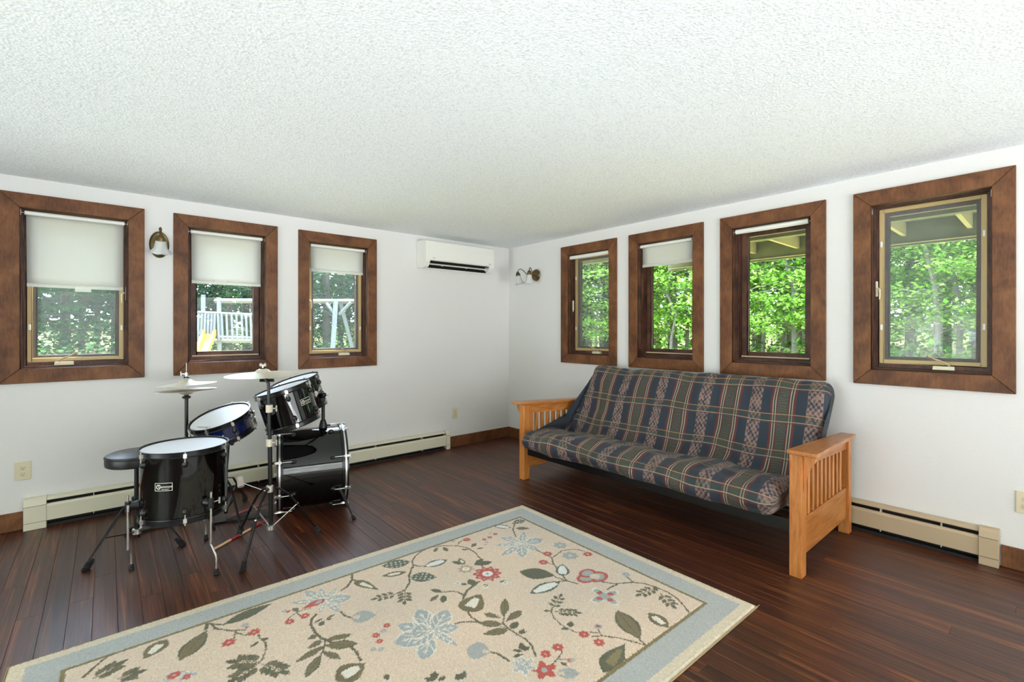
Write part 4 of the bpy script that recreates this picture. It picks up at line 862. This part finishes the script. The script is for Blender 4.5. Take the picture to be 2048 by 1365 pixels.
# ------------------------------------------------------------------ area rug: woven floral pattern on a dense pile grid
STEMS=[(0.006,[(1.939,2.218),(1.993,2.309),(2.058,2.366)]),(0.006,[(1.295,2.361),(1.336,2.4),(1.392,2.43),(1.463,2.439),(1.528,2.408),(1.593,2.348),(1.622,2.289),(1.62,2.214),(1.601,2.135),(1.551,2.052)]),(0.004,[(1.602,2.362),(1.633,2.388),(1.673,2.387)]),(0.006,[(1.295,2.361),(1.273,2.308),(1.229,2.261),(1.204,2.234),(1.182,2.174),(1.128,2.124),(1.078,2.117)]),(0.006,[(1.28,2.32),(1.293,2.283),(1.313,2.271)]),(0.006,[(1.309,1.878),(1.359,1.918),(1.443,1.95)]),(0.004,[(1.321,1.894),(1.313,1.936),(1.28,1.972),(1.246,1.986)]),(0.006,[(1.911,2.007),(1.915,1.96),(1.912,1.877),(1.872,1.829),(1.845,1.766),(1.814,1.701),(1.798,1.66)]),(0.005,[(1.912,1.877),(1.974,1.89),(2.018,1.902),(2.067,1.88),(2.1,1.851),(2.115,1.808)]),(0.004,[(1.851,1.856),(1.864,1.821)]),(0.006,[(1.778,1.724),(1.793,1.664),(1.816,1.601)]),(0.006,[(1.756,1.681),(1.789,1.66)]),(0.006,[(1.927,1.532),(1.96,1.476),(2.039,1.428),(2.072,1.387),(2.091,1.324),(2.093,1.254),(2.074,1.191),(2.041,1.14),(2.019,1.109)]),(0.006,[(1.886,1.469),(1.936,1.471),(1.965,1.466)]),(0.005,[(2.044,1.431),(2.058,1.467),(2.06,1.479)]),(0.003,[(2.083,1.319),(1.989,1.337)]),(0.003,[(2.057,1.278),(2.015,1.196)]),(0.006,[(1.673,1.109),(1.684,1.143)]),(0.005,[(1.673,1.109),(1.649,1.16),(1.624,1.212),(1.585,1.26),(1.548,1.287)]),(0.004,[(1.605,1.299),(1.585,1.26)]),(0.004,[(1.563,1.311),(1.588,1.285)]),(0.004,[(1.52,1.343),(1.514,1.377),(1.509,1.43),(1.52,1.48),(1.546,1.522),(1.573,1.542)]),(0.003,[(1.56,1.531),(1.655,1.575)]),(0.003,[(1.559,1.51),(1.62,1.447)]),(0.004,[(1.292,1.278),(1.338,1.285),(1.378,1.299),(1.393,1.311)]),(0.004,[(1.338,1.285),(1.364,1.263)]),(0.006,[(1.451,1.944),(1.401,1.926),(1.348,1.914),(1.314,1.887),(1.298,1.868)]),(0.004,[(1.312,1.888),(1.312,1.934),(1.298,1.956),(1.261,1.977)]),(0.006,[(1.255,1.771),(1.244,1.733),(1.246,1.684),(1.249,1.673)]),(0.006,[(1.158,1.733),(1.19,1.724),(1.225,1.698),(1.243,1.673)]),(0.006,[(1.323,1.6),(1.316,1.553),(1.32,1.506),(1.326,1.452),(1.316,1.405),(1.287,1.354)]),(0.004,[(1.278,1.62),(1.301,1.588),(1.316,1.553)]),(0.004,[(1.37,1.644),(1.324,1.599)]),(0.007,[(1.168,1.487),(1.184,1.457),(1.189,1.403)]),(0.003,[(1.085,2.117),(0.995,2.14)]),(0.003,[(1.123,2.118),(1.081,2.044)]),(0.005,[(1.262,2.302),(1.191,2.204),(1.168,2.162),(1.123,2.118),(1.085,2.117)]),(0.008,[(0.985,2.445),(0.964,2.387),(0.976,2.364)]),(0.008,[(0.964,2.387),(0.92,2.339),(0.885,2.324)]),(0.004,[(0.718,2.268),(0.668,2.276),(0.63,2.26),(0.609,2.242)]),(0.004,[(0.657,2.266),(0.666,2.239)]),(0.008,[(0.722,2.201),(0.695,2.177),(0.678,2.137),(0.675,2.07),(0.683,2.021),(0.695,1.986),(0.719,1.942),(0.755,1.888),(0.759,1.838),(0.753,1.785)]),(0.007,[(0.814,2.151),(0.817,2.1),(0.836,2.069)]),(0.005,[(0.691,1.998),(0.678,1.961),(0.646,1.913)]),(0.006,[(0.346,2.441),(0.363,2.412),(0.392,2.387)]),(0.006,[(0.346,2.441),(0.361,2.374),(0.41,2.315),(0.455,2.284)]),(0.01,[(0.336,2.44),(0.326,2.404)]),(0.004,[(0.418,2.299),(0.406,2.252)]),(0.004,[(0.42,2.289),(0.444,2.247),(0.465,2.242)]),(0.005,[(0.489,2.213),(0.487,2.189),(0.498,2.14),(0.492,2.098),(0.463,2.034),(0.434,2.024),(0.411,2.01)]),(0.003,[(0.455,2.027),(0.391,2.082)]),(0.003,[(0.446,2.02),(0.375,1.994)]),(0.003,[(0.455,2.013),(0.499,1.927)]),(0.007,[(0.019,2.46),(-0.011,2.44),(-0.042,2.397),(-0.065,2.364)]),(0.003,[(-0.037,2.332),(0.021,2.36)]),(0.003,[(0.031,2.273),(0.069,2.268)])]
LEAVES=[('c',(2.042,2.38),(2.157,2.379),(2.113,2.411)),('w',(2.004,2.341),(1.937,2.432),(1.991,2.406)),('o',(2.02,2.311),(2.086,2.254),(2.065,2.302)),('B',(1.896,2.119),(2.02,2.233),(1.954,2.201)),('B',(1.896,2.119),(2.037,2.085),(2.003,2.136)),('B',(1.896,2.119),(1.923,2.003),(1.887,2.044)),('B',(1.896,2.119),(1.791,1.99),(1.813,2.068)),('B',(1.896,2.119),(1.715,2.084),(1.784,2.123)),('B',(1.896,2.119),(1.767,2.21),(1.824,2.181)),('B',(1.896,2.119),(1.862,2.269),(1.894,2.23)),('B',(1.896,2.119),(1.908,2.246),(1.912,2.204)),('o',(1.518,2.392),(1.508,2.33),(1.527,2.359)),('o',(1.489,2.407),(1.445,2.375),(1.474,2.381)),('o',(1.645,2.283),(1.698,2.307),(1.666,2.307)),('o',(1.655,2.248),(1.693,2.227),(1.679,2.246)),('o',(1.616,2.268),(1.583,2.296),(1.593,2.275)),('d',(1.495,2.144),(1.459,2.211),(1.462,2.17)),('y',(1.494,2.137),(1.511,2.216),(1.485,2.18)),('d',(1.528,2.098),(1.611,2.126),(1.573,2.131)),('d',(1.53,2.096),(1.629,2.065),(1.593,2.101)),('c',(1.284,2.362),(1.137,2.417),(1.23,2.431)),('w',(1.307,2.262),(1.45,2.246),(1.388,2.287)),('y',(1.214,2.274),(1.094,2.32),(1.167,2.32)),('c',(1.207,2.215),(1.306,2.122),(1.281,2.21)),('d',(1.257,1.991),(1.222,2.04),(1.229,2.008)),('d',(1.405,1.93),(1.427,1.997),(1.396,1.97)),('d',(1.388,1.959),(1.367,1.988),(1.369,1.967)),('d',(1.557,1.852),(1.528,1.876),(1.535,1.855)),('d',(1.439,1.878),(1.458,1.903),(1.438,1.898)),('w',(1.817,1.704),(1.902,1.789),(1.826,1.764)),('d',(1.787,1.732),(1.672,1.883),(1.769,1.848)),('w',(1.763,1.674),(1.571,1.693),(1.673,1.721)),('o',(2.057,1.318),(2.028,1.295),(2.052,1.3)),('o',(2.059,1.33),(2.041,1.362),(2.043,1.337)),('o',(2.028,1.323),(1.999,1.3),(2.024,1.306)),('d',(2.031,1.335),(2.012,1.367),(2.014,1.342)),('d',(2.0,1.329),(1.971,1.306),(1.995,1.311)),('o',(2.002,1.341),(1.984,1.373),(1.986,1.348)),('d',(1.989,1.337),(1.945,1.345),(1.965,1.331)),('o',(2.051,1.253),(2.065,1.219),(2.067,1.244)),('o',(2.04,1.259),(2.004,1.25),(2.029,1.245)),('o',(2.038,1.228),(2.052,1.194),(2.054,1.219)),('d',(2.028,1.234),(1.992,1.225),(2.016,1.22)),('d',(2.026,1.204),(2.04,1.169),(2.041,1.194)),('o',(2.015,1.209),(1.979,1.2),(2.003,1.195)),('d',(2.015,1.196),(1.994,1.156),(2.014,1.171)),('d',(2.061,1.299),(2.087,1.334),(2.064,1.324)),('o',(1.689,1.143),(1.779,1.33),(1.693,1.262)),('y',(1.846,1.106),(1.875,1.226),(1.825,1.177)),('Z',(1.626,1.17),(1.42,1.124),(1.467,1.182)),('d',(1.516,1.379),(1.489,1.408),(1.496,1.388)),('d',(1.524,1.387),(1.559,1.412),(1.533,1.412)),('o',(1.582,1.548),(1.591,1.579),(1.576,1.562)),('o',(1.587,1.537),(1.617,1.524),(1.602,1.541)),('o',(1.611,1.561),(1.62,1.592),(1.605,1.576)),('d',(1.616,1.55),(1.645,1.537),(1.631,1.554)),('d',(1.64,1.575),(1.649,1.606),(1.634,1.589)),('o',(1.645,1.564),(1.674,1.55),(1.66,1.567)),('d',(1.655,1.575),(1.691,1.592),(1.669,1.592)),('o',(1.577,1.5),(1.607,1.502),(1.587,1.51)),('o',(1.568,1.492),(1.565,1.462),(1.576,1.48)),('o',(1.591,1.486),(1.621,1.487),(1.602,1.495)),('d',(1.582,1.477),(1.58,1.447),(1.59,1.465)),('d',(1.605,1.471),(1.635,1.473),(1.616,1.481)),('o',(1.597,1.462),(1.594,1.433),(1.605,1.451)),('o',(1.619,1.456),(1.649,1.458),(1.63,1.466)),('o',(1.611,1.448),(1.608,1.418),(1.619,1.436)),('d',(1.62,1.447),(1.646,1.42),(1.64,1.44)),('o',(1.547,1.526),(1.519,1.55),(1.528,1.532)),('h',(1.281,1.236),(1.349,1.178),(1.332,1.227)),('d',(1.339,1.269),(1.342,1.232),(1.349,1.251)),('B',(1.06,1.751),(1.09,1.933),(1.043,1.877)),('B',(1.06,1.751),(1.192,1.845),(1.11,1.838)),('B',(1.06,1.751),(1.16,1.709),(1.13,1.757)),('B',(1.06,1.751),(1.088,1.605),(1.074,1.685)),('B',(1.06,1.751),(0.938,1.626),(0.954,1.693)),('B',(1.06,1.751),(0.965,1.89),(1.013,1.875)),('B',(1.06,1.751),(0.9,1.786),(0.953,1.823)),('B',(1.06,1.751),(0.927,1.732),(0.997,1.776)),('B',(1.06,1.751),(0.994,1.813),(1.046,1.829)),('y',(1.25,1.776),(1.385,1.848),(1.265,1.854)),('d',(1.253,1.984),(1.221,2.04),(1.225,2.005)),('o',(1.225,1.974),(1.166,1.955),(1.2,1.952)),('d',(1.245,1.957),(1.208,1.903),(1.241,1.922)),('o',(1.241,1.67),(1.318,1.595),(1.296,1.649)),('o',(1.34,1.631),(1.304,1.71),(1.332,1.688)),('o',(1.353,1.63),(1.453,1.74),(1.392,1.704)),('o',(1.331,1.597),(1.447,1.617),(1.401,1.632)),('o',(1.309,1.55),(1.212,1.596),(1.277,1.591)),('d',(1.323,1.547),(1.381,1.566),(1.344,1.573)),('d',(1.327,1.501),(1.364,1.49),(1.348,1.504)),('d',(1.33,1.502),(1.367,1.509),(1.347,1.514)),('h',(1.169,1.485),(1.102,1.566),(1.166,1.562)),('d',(1.272,1.412),(1.295,1.45),(1.27,1.439)),('d',(1.268,1.405),(1.312,1.412),(1.288,1.418)),('d',(1.263,1.405),(1.244,1.444),(1.245,1.42)),('d',(1.258,1.394),(1.216,1.408),(1.234,1.392)),('o',(1.059,2.117),(1.033,2.099),(1.055,2.103)),('o',(1.062,2.129),(1.048,2.158),(1.048,2.136)),('o',(1.032,2.124),(1.006,2.106),(1.028,2.109)),('d',(1.035,2.136),(1.021,2.165),(1.021,2.143)),('d',(1.005,2.131),(0.979,2.113),(1.001,2.116)),('o',(1.008,2.143),(0.994,2.172),(0.994,2.15)),('d',(0.995,2.14),(0.956,2.15),(0.973,2.136)),('o',(1.117,2.095),(1.129,2.06),(1.132,2.085)),('o',(1.106,2.101),(1.07,2.094),(1.094,2.087)),('o',(1.104,2.072),(1.117,2.038),(1.119,2.062)),('d',(1.094,2.078),(1.057,2.071),(1.081,2.065)),('d',(1.091,2.05),(1.104,2.015),(1.106,2.04)),('o',(1.081,2.056),(1.044,2.049),(1.069,2.043)),('d',(1.081,2.044),(1.059,2.005),(1.079,2.019)),('d',(0.789,1.616),(0.79,1.65),(0.779,1.633)),('d',(0.912,1.504),(0.942,1.543),(0.915,1.532)),('d',(0.983,1.443),(0.997,1.479),(0.979,1.465)),('d',(0.991,1.442),(1.029,1.468),(1.002,1.466)),('d',(0.908,1.504),(0.895,1.537),(0.892,1.517)),('d',(0.925,1.49),(0.957,1.494),(0.94,1.502)),('y',(0.97,2.363),(1.024,2.209),(1.003,2.355)),('K',(0.79,2.284),(0.746,2.431),(0.779,2.403)),('K',(0.79,2.284),(0.81,2.411),(0.792,2.358)),('K',(0.79,2.284),(0.874,2.361),(0.831,2.335)),('K',(0.79,2.284),(0.898,2.234),(0.864,2.296)),('K',(0.79,2.284),(0.831,2.196),(0.803,2.231)),('K',(0.79,2.284),(0.735,2.2),(0.756,2.251)),('K',(0.79,2.284),(0.662,2.373),(0.722,2.353)),('K',(0.79,2.284),(0.807,2.156),(0.789,2.192)),('r',(0.794,2.296),(0.687,2.289),(0.755,2.316)),('g',(0.781,2.297),(0.742,2.288),(0.763,2.305)),('o',(0.668,2.281),(0.656,2.321),(0.648,2.297)),('h',(0.834,2.076),(0.924,2.018),(0.894,2.087)),('d',(0.735,2.151),(0.692,2.142),(0.715,2.14)),('d',(0.744,2.139),(0.787,2.145),(0.765,2.149)),('d',(0.743,2.136),(0.764,2.117),(0.758,2.131)),('d',(0.731,2.132),(0.705,2.105),(0.727,2.109)),('o',(0.676,2.048),(0.635,2.046),(0.661,2.063)),('o',(0.686,1.994),(0.791,1.957),(0.746,1.992)),('o',(0.677,2.002),(0.617,1.987),(0.65,2.013)),('o',(0.678,1.961),(0.554,1.935),(0.618,1.967)),('o',(0.678,1.961),(0.785,1.881),(0.714,1.898)),('o',(0.657,1.933),(0.697,1.84),(0.664,1.876)),('o',(0.645,1.914),(0.56,1.825),(0.587,1.885)),('y',(0.763,1.755),(0.64,1.738),(0.682,1.801)),('d',(0.395,2.389),(0.592,2.427),(0.474,2.438)),('d',(0.488,2.176),(0.515,2.154),(0.508,2.173)),('d',(0.478,2.165),(0.444,2.147),(0.465,2.149)),('o',(0.437,2.035),(0.39,2.028),(0.419,2.019)),('o',(0.445,2.044),(0.445,2.091),(0.431,2.063)),('o',(0.422,2.048),(0.375,2.04),(0.405,2.031)),('d',(0.43,2.057),(0.43,2.104),(0.417,2.076)),('d',(0.407,2.06),(0.36,2.053),(0.39,2.044)),('o',(0.415,2.07),(0.415,2.117),(0.402,2.089)),('o',(0.392,2.073),(0.346,2.066),(0.375,2.057)),('o',(0.4,2.082),(0.4,2.129),(0.387,2.102)),('d',(0.391,2.082),(0.349,2.118),(0.362,2.09)),('o',(0.432,2.008),(0.417,1.969),(0.437,1.988)),('o',(0.427,2.02),(0.391,2.04),(0.407,2.018)),('o',(0.415,2.002),(0.4,1.963),(0.42,1.982)),('d',(0.411,2.014),(0.374,2.034),(0.39,2.012)),('d',(0.399,1.996),(0.384,1.957),(0.404,1.976)),('o',(0.394,2.008),(0.358,2.028),(0.374,2.005)),('o',(0.382,1.99),(0.367,1.951),(0.387,1.97)),('o',(0.378,2.002),(0.341,2.022),(0.357,1.999)),('d',(0.375,1.994),(0.328,1.977),(0.356,1.974)),('o',(0.47,1.997),(0.511,1.987),(0.489,2.005)),('o',(0.459,1.992),(0.443,1.953),(0.464,1.971)),('o',(0.48,1.977),(0.521,1.967),(0.5,1.985)),('d',(0.469,1.972),(0.453,1.933),(0.474,1.951)),('d',(0.49,1.957),(0.531,1.947),(0.51,1.965)),('o',(0.48,1.952),(0.464,1.913),(0.484,1.931)),('o',(0.501,1.937),(0.541,1.927),(0.52,1.945)),('o',(0.49,1.932),(0.474,1.893),(0.494,1.911)),('d',(0.499,1.927),(0.522,1.882),(0.521,1.91)),('o',(0.33,2.392),(0.217,2.24),(0.234,2.332)),('y',(0.189,2.43),(0.111,2.344),(0.126,2.419)),('o',(-0.026,2.344),(-0.015,2.385),(-0.033,2.364)),('o',(-0.02,2.333),(0.018,2.316),(0.0,2.338)),('o',(-0.012,2.351),(-0.001,2.391),(-0.019,2.37)),('d',(-0.007,2.34),(0.032,2.323),(0.014,2.344)),('d',(0.001,2.357),(0.012,2.398),(-0.006,2.377)),('o',(0.007,2.346),(0.045,2.329),(0.027,2.351)),('o',(0.015,2.364),(0.026,2.404),(0.008,2.383)),('o',(0.02,2.353),(0.059,2.336),(0.041,2.357)),('d',(0.021,2.36),(0.066,2.382),(0.038,2.382)),('o',(0.045,2.277),(0.076,2.305),(0.05,2.298)),('o',(0.043,2.265),(0.066,2.23),(0.063,2.258)),('o',(0.057,2.276),(0.088,2.304),(0.061,2.296)),('d',(0.055,2.264),(0.078,2.229),(0.074,2.256)),('d',(0.068,2.274),(0.099,2.302),(0.073,2.295)),('o',(0.066,2.262),(0.089,2.227),(0.086,2.254)),('d',(0.069,2.268),(0.119,2.261),(0.095,2.277)),('K',(0.2,2.14),(0.161,2.165),(0.177,2.184)),('K',(0.2,2.14),(0.186,2.193),(0.187,2.167)),('K',(0.2,2.14),(0.221,2.163),(0.203,2.178)),('K',(0.2,2.14),(0.261,2.112),(0.234,2.144)),('K',(0.2,2.14),(0.236,2.097),(0.224,2.127))]
BLOBS=[('r',1.765,2.314,0.015),('r',1.81,2.316,0.015),('r',1.865,2.331,0.015),('g',1.846,2.359,0.011),('g',1.752,2.275,0.01),('g',1.727,2.254,0.01),('r',1.682,2.383,0.023),('b',1.609,2.42,0.013),('Y',1.472,2.094,0.038),('R',1.53,1.978,0.068),('W',1.36,2.005,0.016),('W',1.544,1.847,0.016),('W',1.442,1.883,0.016),('h',2.063,1.955,0.04),('h',2.011,1.829,0.045),('r',1.929,1.929,0.027),('r',1.841,1.874,0.026),('r',2.102,1.775,0.027),('T',1.923,1.599,0.083),('b',2.079,1.496,0.022),('G',1.831,1.439,0.07),('r',1.535,1.317,0.022),('r',1.542,1.243,0.023),('q',1.622,1.313,0.016),('P',1.259,1.277,0.051),('r',1.392,1.333,0.023),('r',1.326,1.336,0.021),('r',1.369,1.251,0.011),('g',1.382,1.243,0.011),('r',0.928,1.918,0.015),('r',0.864,1.886,0.015),('r',0.86,1.841,0.015),('g',0.9,1.893,0.013),('g',0.818,1.81,0.013),('g',0.842,1.789,0.013),('K',1.215,1.346,0.047),('r',0.614,2.223,0.02),('r',0.68,2.223,0.02),('r',0.633,2.307,0.009),('b',0.62,2.322,0.012),('r',0.384,2.238,0.025),('r',0.479,2.243,0.023),('r',0.462,2.3,0.008),('b',0.461,2.323,0.015),('r',0.192,2.159,0.021),('r',0.227,2.118,0.016)]
RCN = {'field': '#d9c5b0', 'cream': '#d6c8b0', 'blue': '#adb0ae', 'olive': '#7d6f45', 'd': '#5a5a44', 'o': '#75694a', 'y': '#6f6344', 'w': '#565a4c', 'c': '#57604f', 'white': '#e2e1dc', 'stem': '#5f5842',
       'B': '#a1a8a9', 'g': '#a5aaa8', 'b': '#9fa6aa', 'r': '#b85045', 'h': '#a3a6a3', 'K': '#a9acaa', 'halo': '#e2dccf', 'Y': '#b09a86'}
RC = {k: np.array(lin(c)) for k, c in RCN.items()}
RT = .0135; ra = Vector((-math.cos(RT), math.sin(RT))); rb = Vector((-math.sin(RT), -math.cos(RT))); R0 = Vector((2.329, 2.592)); RL, RW = 2.612, 1.662
NU, NV = 720, 458
ug, vg = np.meshgrid(np.linspace(0, RL, NU+1), np.linspace(0, RW, NV+1), indexing='ij')
gx = R0.x+ra.x*ug+rb.x*vg; gy = R0.y+ra.y*ug+rb.y*vg
colr = np.zeros(gx.shape+(3,)); colr[:] = RC['field']
rs = np.random.default_rng(5)
jit = rs.normal(0, .0016, gx.shape+(2,)); qx = gx+jit[..., 0]; qy = gy+jit[..., 1]
def win(x0, x1, y0, y1, pad=.03):
    # index window of a world-space bounding box
    us = [(x-R0.x)*ra.x+(y-R0.y)*ra.y for x in (x0-pad, x1+pad) for y in (y0-pad, y1+pad)]; vs_ = [(x-R0.x)*rb.x+(y-R0.y)*rb.y for x in (x0-pad, x1+pad) for y in (y0-pad, y1+pad)]
    i0, i1 = int(max(0, min(us)/RL*NU)), int(min(NU, max(us)/RL*NU)+2); j0, j1 = int(max(0, min(vs_)/RW*NV)), int(min(NV, max(vs_)/RW*NV)+2)
    return (slice(i0, max(i0, i1)), slice(j0, max(j0, j1)))
def paint(sl_, mask, c):
    colr[sl_][mask] = c
def seg_dist(px, py, a, c):
    dx, dy = c[0]-a[0], c[1]-a[1]; t = np.clip(((px-a[0])*dx+(py-a[1])*dy)/(dx*dx+dy*dy+1e-12), 0, 1)
    return np.hypot(px-a[0]-t*dx, py-a[1]-t*dy)
def leaf_field(sl_, b0, t0, s0):
    px, py = qx[sl_], qy[sl_]; ax, ay = t0[0]-b0[0], t0[1]-b0[1]; L_ = math.hypot(ax, ay)+1e-9; ax, ay = ax/L_, ay/L_
    ts = ((s0[0]-b0[0])*ax+(s0[1]-b0[1])*ay)/L_; ss_ = abs(-(s0[0]-b0[0])*ay+(s0[1]-b0[1])*ax)
    pw = math.log(.5)/math.log(min(max(ts, .3), .65)); W__ = max(ss_, .12*L_)
    t = ((px-b0[0])*ax+(py-b0[1])*ay)/L_; s = -(px-b0[0])*ay+(py-b0[1])*ax
    tc = np.clip(t, 1e-4, .9999); wdt = W__*np.sin(PI*tc**pw)**.85
    inside = np.where((t > 0) & (t < 1), np.abs(s)/np.maximum(wdt, 1e-5), 9.0)
    return inside, t, s, W__, L_
def do_leaf(st, b0, t0, s0):
    xs = [b0[0], t0[0], s0[0], 2*(b0[0]+t0[0])/2-s0[0]]; ys = [b0[1], t0[1], s0[1], b0[1]+t0[1]-s0[1]]
    sl_ = win(min(xs), max(xs), min(ys), max(ys), .06); k, t, s, W__, L_ = leaf_field(sl_, b0, t0, s0)
    if k.size == 0: return
    if st in 'BK':
        paint(sl_, k < 1.22, RC['halo']); paint(sl_, k < 1, RC[st]); paint(sl_, (k < 1) & (np.sin(np.abs(s)*220-t*26) > .75) & (t < .75), RC['halo']*.93); paint(sl_, (np.abs(s) < .0025) & (k < 1) & (t < .8), RC['halo'])
    elif st == 'w': paint(sl_, k < 1.05, RC['w']); paint(sl_, (k < .66) & (t > .13) & (t < .87), RC['white'])
    elif st in 'yZ': paint(sl_, k < 1, RC['y' if st == 'y' else 'd']); paint(sl_, (k < .42) & (t > .25) & (t < .75), RC['halo'] if st == 'y' else RC['o']*1.3)
    elif st == 'c': paint(sl_, k < 1, RC['c']); paint(sl_, (k < .8) & (np.sin(t*L_*260) > .2) & (np.sin(s*260) > .2), RC['halo']*.8)
    elif st == 'h': paint(sl_, k < 1.1, RC['h']); paint(sl_, (k < .4) & (t < .35), RC['field']*.95)
    elif st == 'o': paint(sl_, k < 1, RC['o']); paint(sl_, (k > .72) & (k < 1), RC['d']); paint(sl_, (np.abs(s) < .002) & (k < 1), RC['d'])
    elif st in RC: paint(sl_, k < 1, RC[st])
for wd, pts in STEMS:
    for a, c in zip(pts[:-1], pts[1:]):
        sl_ = win(min(a[0], c[0]), max(a[0], c[0]), min(a[1], c[1]), max(a[1], c[1])); paint(sl_, seg_dist(qx[sl_], qy[sl_], a, c) < wd*.72, RC['stem'])
for lf_ in LEAVES: do_leaf(*lf_)
for st, x, y, R in BLOBS:
    sl_ = win(x-R*1.3, x+R*1.3, y-R*1.3, y+R*1.3); px, py = qx[sl_]-x, qy[sl_]-y; rr = np.hypot(px, py)/R; an = np.arctan2(py, px)
    if rr.size == 0: continue
    lobe = 1+.14*np.cos(an*7)
    if st == 'r': paint(sl_, rr < lobe*.98, RC['r']); paint(sl_, rr < .22, RC['field']*.9)
    elif st in 'gbh': paint(sl_, rr < lobe*.95, RC[st]); paint(sl_, rr < .25, RC['field']*.95)
    elif st == 'W': paint(sl_, rr < 1, RC['halo']); paint(sl_, rr < .45, RC['b'])
    elif st == 'q': paint(sl_, rr < 1.1, RC['b']); paint(sl_, rr < .55, RC['r'])
    elif st == 'R': lb = 1+.13*np.cos(an*10); paint(sl_, rr < lb, RC['r']); paint(sl_, (np.abs(rr-.78) < .07) & (np.cos(an*10) > .2), RC['h']); paint(sl_, rr < .42, RC['white']); paint(sl_, rr < .12, RC['b'])
    elif st == 'Y': lb = 1+.16*np.cos(an*8); paint(sl_, rr < lb, RC['Y']); paint(sl_, rr < .55, RC['white']); paint(sl_, rr < .3, np.array(lin('#e3cf86')))
    elif st == 'G':
        lb = .72+.34*np.cos(an*4+.6); paint(sl_, rr < lb*1.16, RC['halo']); paint(sl_, rr < lb, RC['h'])
        for k in range(4):
            a_ = (2*PI*k-.6)/4; cx_, cy_ = .52*R*math.cos(a_), .52*R*math.sin(a_); paint(sl_, np.hypot(px-cx_, py-cy_) < .2*R, RC['r'])
    elif st == 'T':
        for (ox, oy, k) in ((.30, -.25, .75), (-.35, .12, .70), (.15, .45, .62)):
            q = np.hypot((px/R-ox)*1.0, (py/R-oy)*1.3); paint(sl_, q < k, RC['r']); paint(sl_, q < k*.66, RC['h'])
        q = np.hypot(px/R-.2, (py/R+.1)*1.2); paint(sl_, q < .34, RC['field'])
    elif st == 'P': lb = .8+.22*np.cos(an*5+1); paint(sl_, rr < lb, RC['r']); paint(sl_, rr < .24, RC['h'])
    elif st == 'K': lb = .8+.25*np.cos(an*6); paint(sl_, rr < lb*1.15, RC['halo']); paint(sl_, rr < lb, RC['K']); paint(sl_, (rr < lb) & (np.cos(an*24) > .7), RC['halo'])
ed = np.minimum(np.minimum(ug, RL-ug), np.minimum(vg, RW-vg))+rs.normal(0, .0010, ug.shape)
colr[ed < .170] = RC['olive']; colr[ed < .155] = RC['blue']; colr[ed < .050] = RC['cream']
# uneven tufting: yarn-to-yarn variation and faded patches of the worn wool
lowf = np.zeros(gx.shape)
for k in range(26):
    fx_, fy_ = rs.normal(0, 5, 2); lowf += np.sin(gx*fx_+gy*fy_+rs.uniform(0, 6.28))/26
yarn = rs.normal(1, .085, gx.shape)*(1+.16*lowf)
colr *= yarn[..., None]
colr[..., 0] *= 1+.10*lowf; colr[..., 2] *= 1-.08*lowf
zz_ = .011+rs.normal(0, .0007, gx.shape); zz_[ed < .006] = .004
zz_ -= np.where((ed > .152) & (ed < .172), .0012, 0)
verts = np.stack([gx-R0.x, gy-R0.y, zz_], -1).reshape(-1, 3)
idx = np.arange((NU+1)*(NV+1)).reshape(NU+1, NV+1)
quads = np.stack([idx[:-1, :-1], idx[:-1, 1:], idx[1:, 1:], idx[1:, :-1]], -1).reshape(-1, 4)
me = bpy.data.meshes.new('pile'); me.vertices.add(len(verts)); me.vertices.foreach_set('co', verts.astype(np.float32).ravel())
me.loops.add(quads.size); me.loops.foreach_set('vertex_index', quads.astype(np.int32).ravel())
me.polygons.add(len(quads)); me.polygons.foreach_set('loop_start', np.arange(0, quads.size, 4, dtype=np.int32)); me.update(calc_edges=True)
ca = me.color_attributes.new('weave', 'FLOAT_COLOR', 'POINT'); ca.data.foreach_set('color', np.concatenate([np.clip(colr, 0, 1).reshape(-1, 3), np.ones((len(verts), 1))], 1).astype(np.float32).ravel())
me.polygons.foreach_set('use_smooth', [True]*len(me.polygons))
b = NB('rug_wool'); at = b.n('VertexColor', layer_name='weave'); b.set(Base_Color=at.outputs[0], Roughness=.95, Sheen_Weight=.2); b.bump(b.noise(b.coord(), 420, 3), .5, .004)
me.materials.append(M['rug_wool'])
rg = thing('area_rug', 'cream floral area rug with a grey-blue border in front of the futon', 'rug', (R0.x, R0.y, .0006))
link('pile', me, rg)
plain('rug_back', '#a58f6c', .95)
def rp(u, v_, z): return (ra.x*u+rb.x*v_, ra.y*u+rb.y*v_, z)
m = MB(); m.add([rp(0, 0, 0), rp(RL, 0, 0), rp(RL, RW, 0), rp(0, RW, 0), rp(0, 0, .0035), rp(RL, 0, .0035), rp(RL, RW, .0035), rp(0, RW, .0035)], [(0,3,2,1),(4,5,6,7),(0,1,5,4),(1,2,6,5),(2,3,7,6),(3,0,4,7)]); m.build('backing', M['rug_back'], rg)
m = MB(); e_ = .003; m.tube([rp(-e_, -e_, .0042), rp(RL+e_, -e_, .0042), rp(RL+e_, RW+e_, .0042), rp(-e_, RW+e_, .0042), rp(-e_, -e_, .0042)], .0036, 8); m.build('bound_edge', M['rug_back'], rg, True)
m = MB(); m.tube([rp(0, RW, .004), rp(-.012, RW+.004, .006), rp(-.03, RW+.003, .003)], .0015, 5); m.build('loose_thread', M['rug_back'], rg)
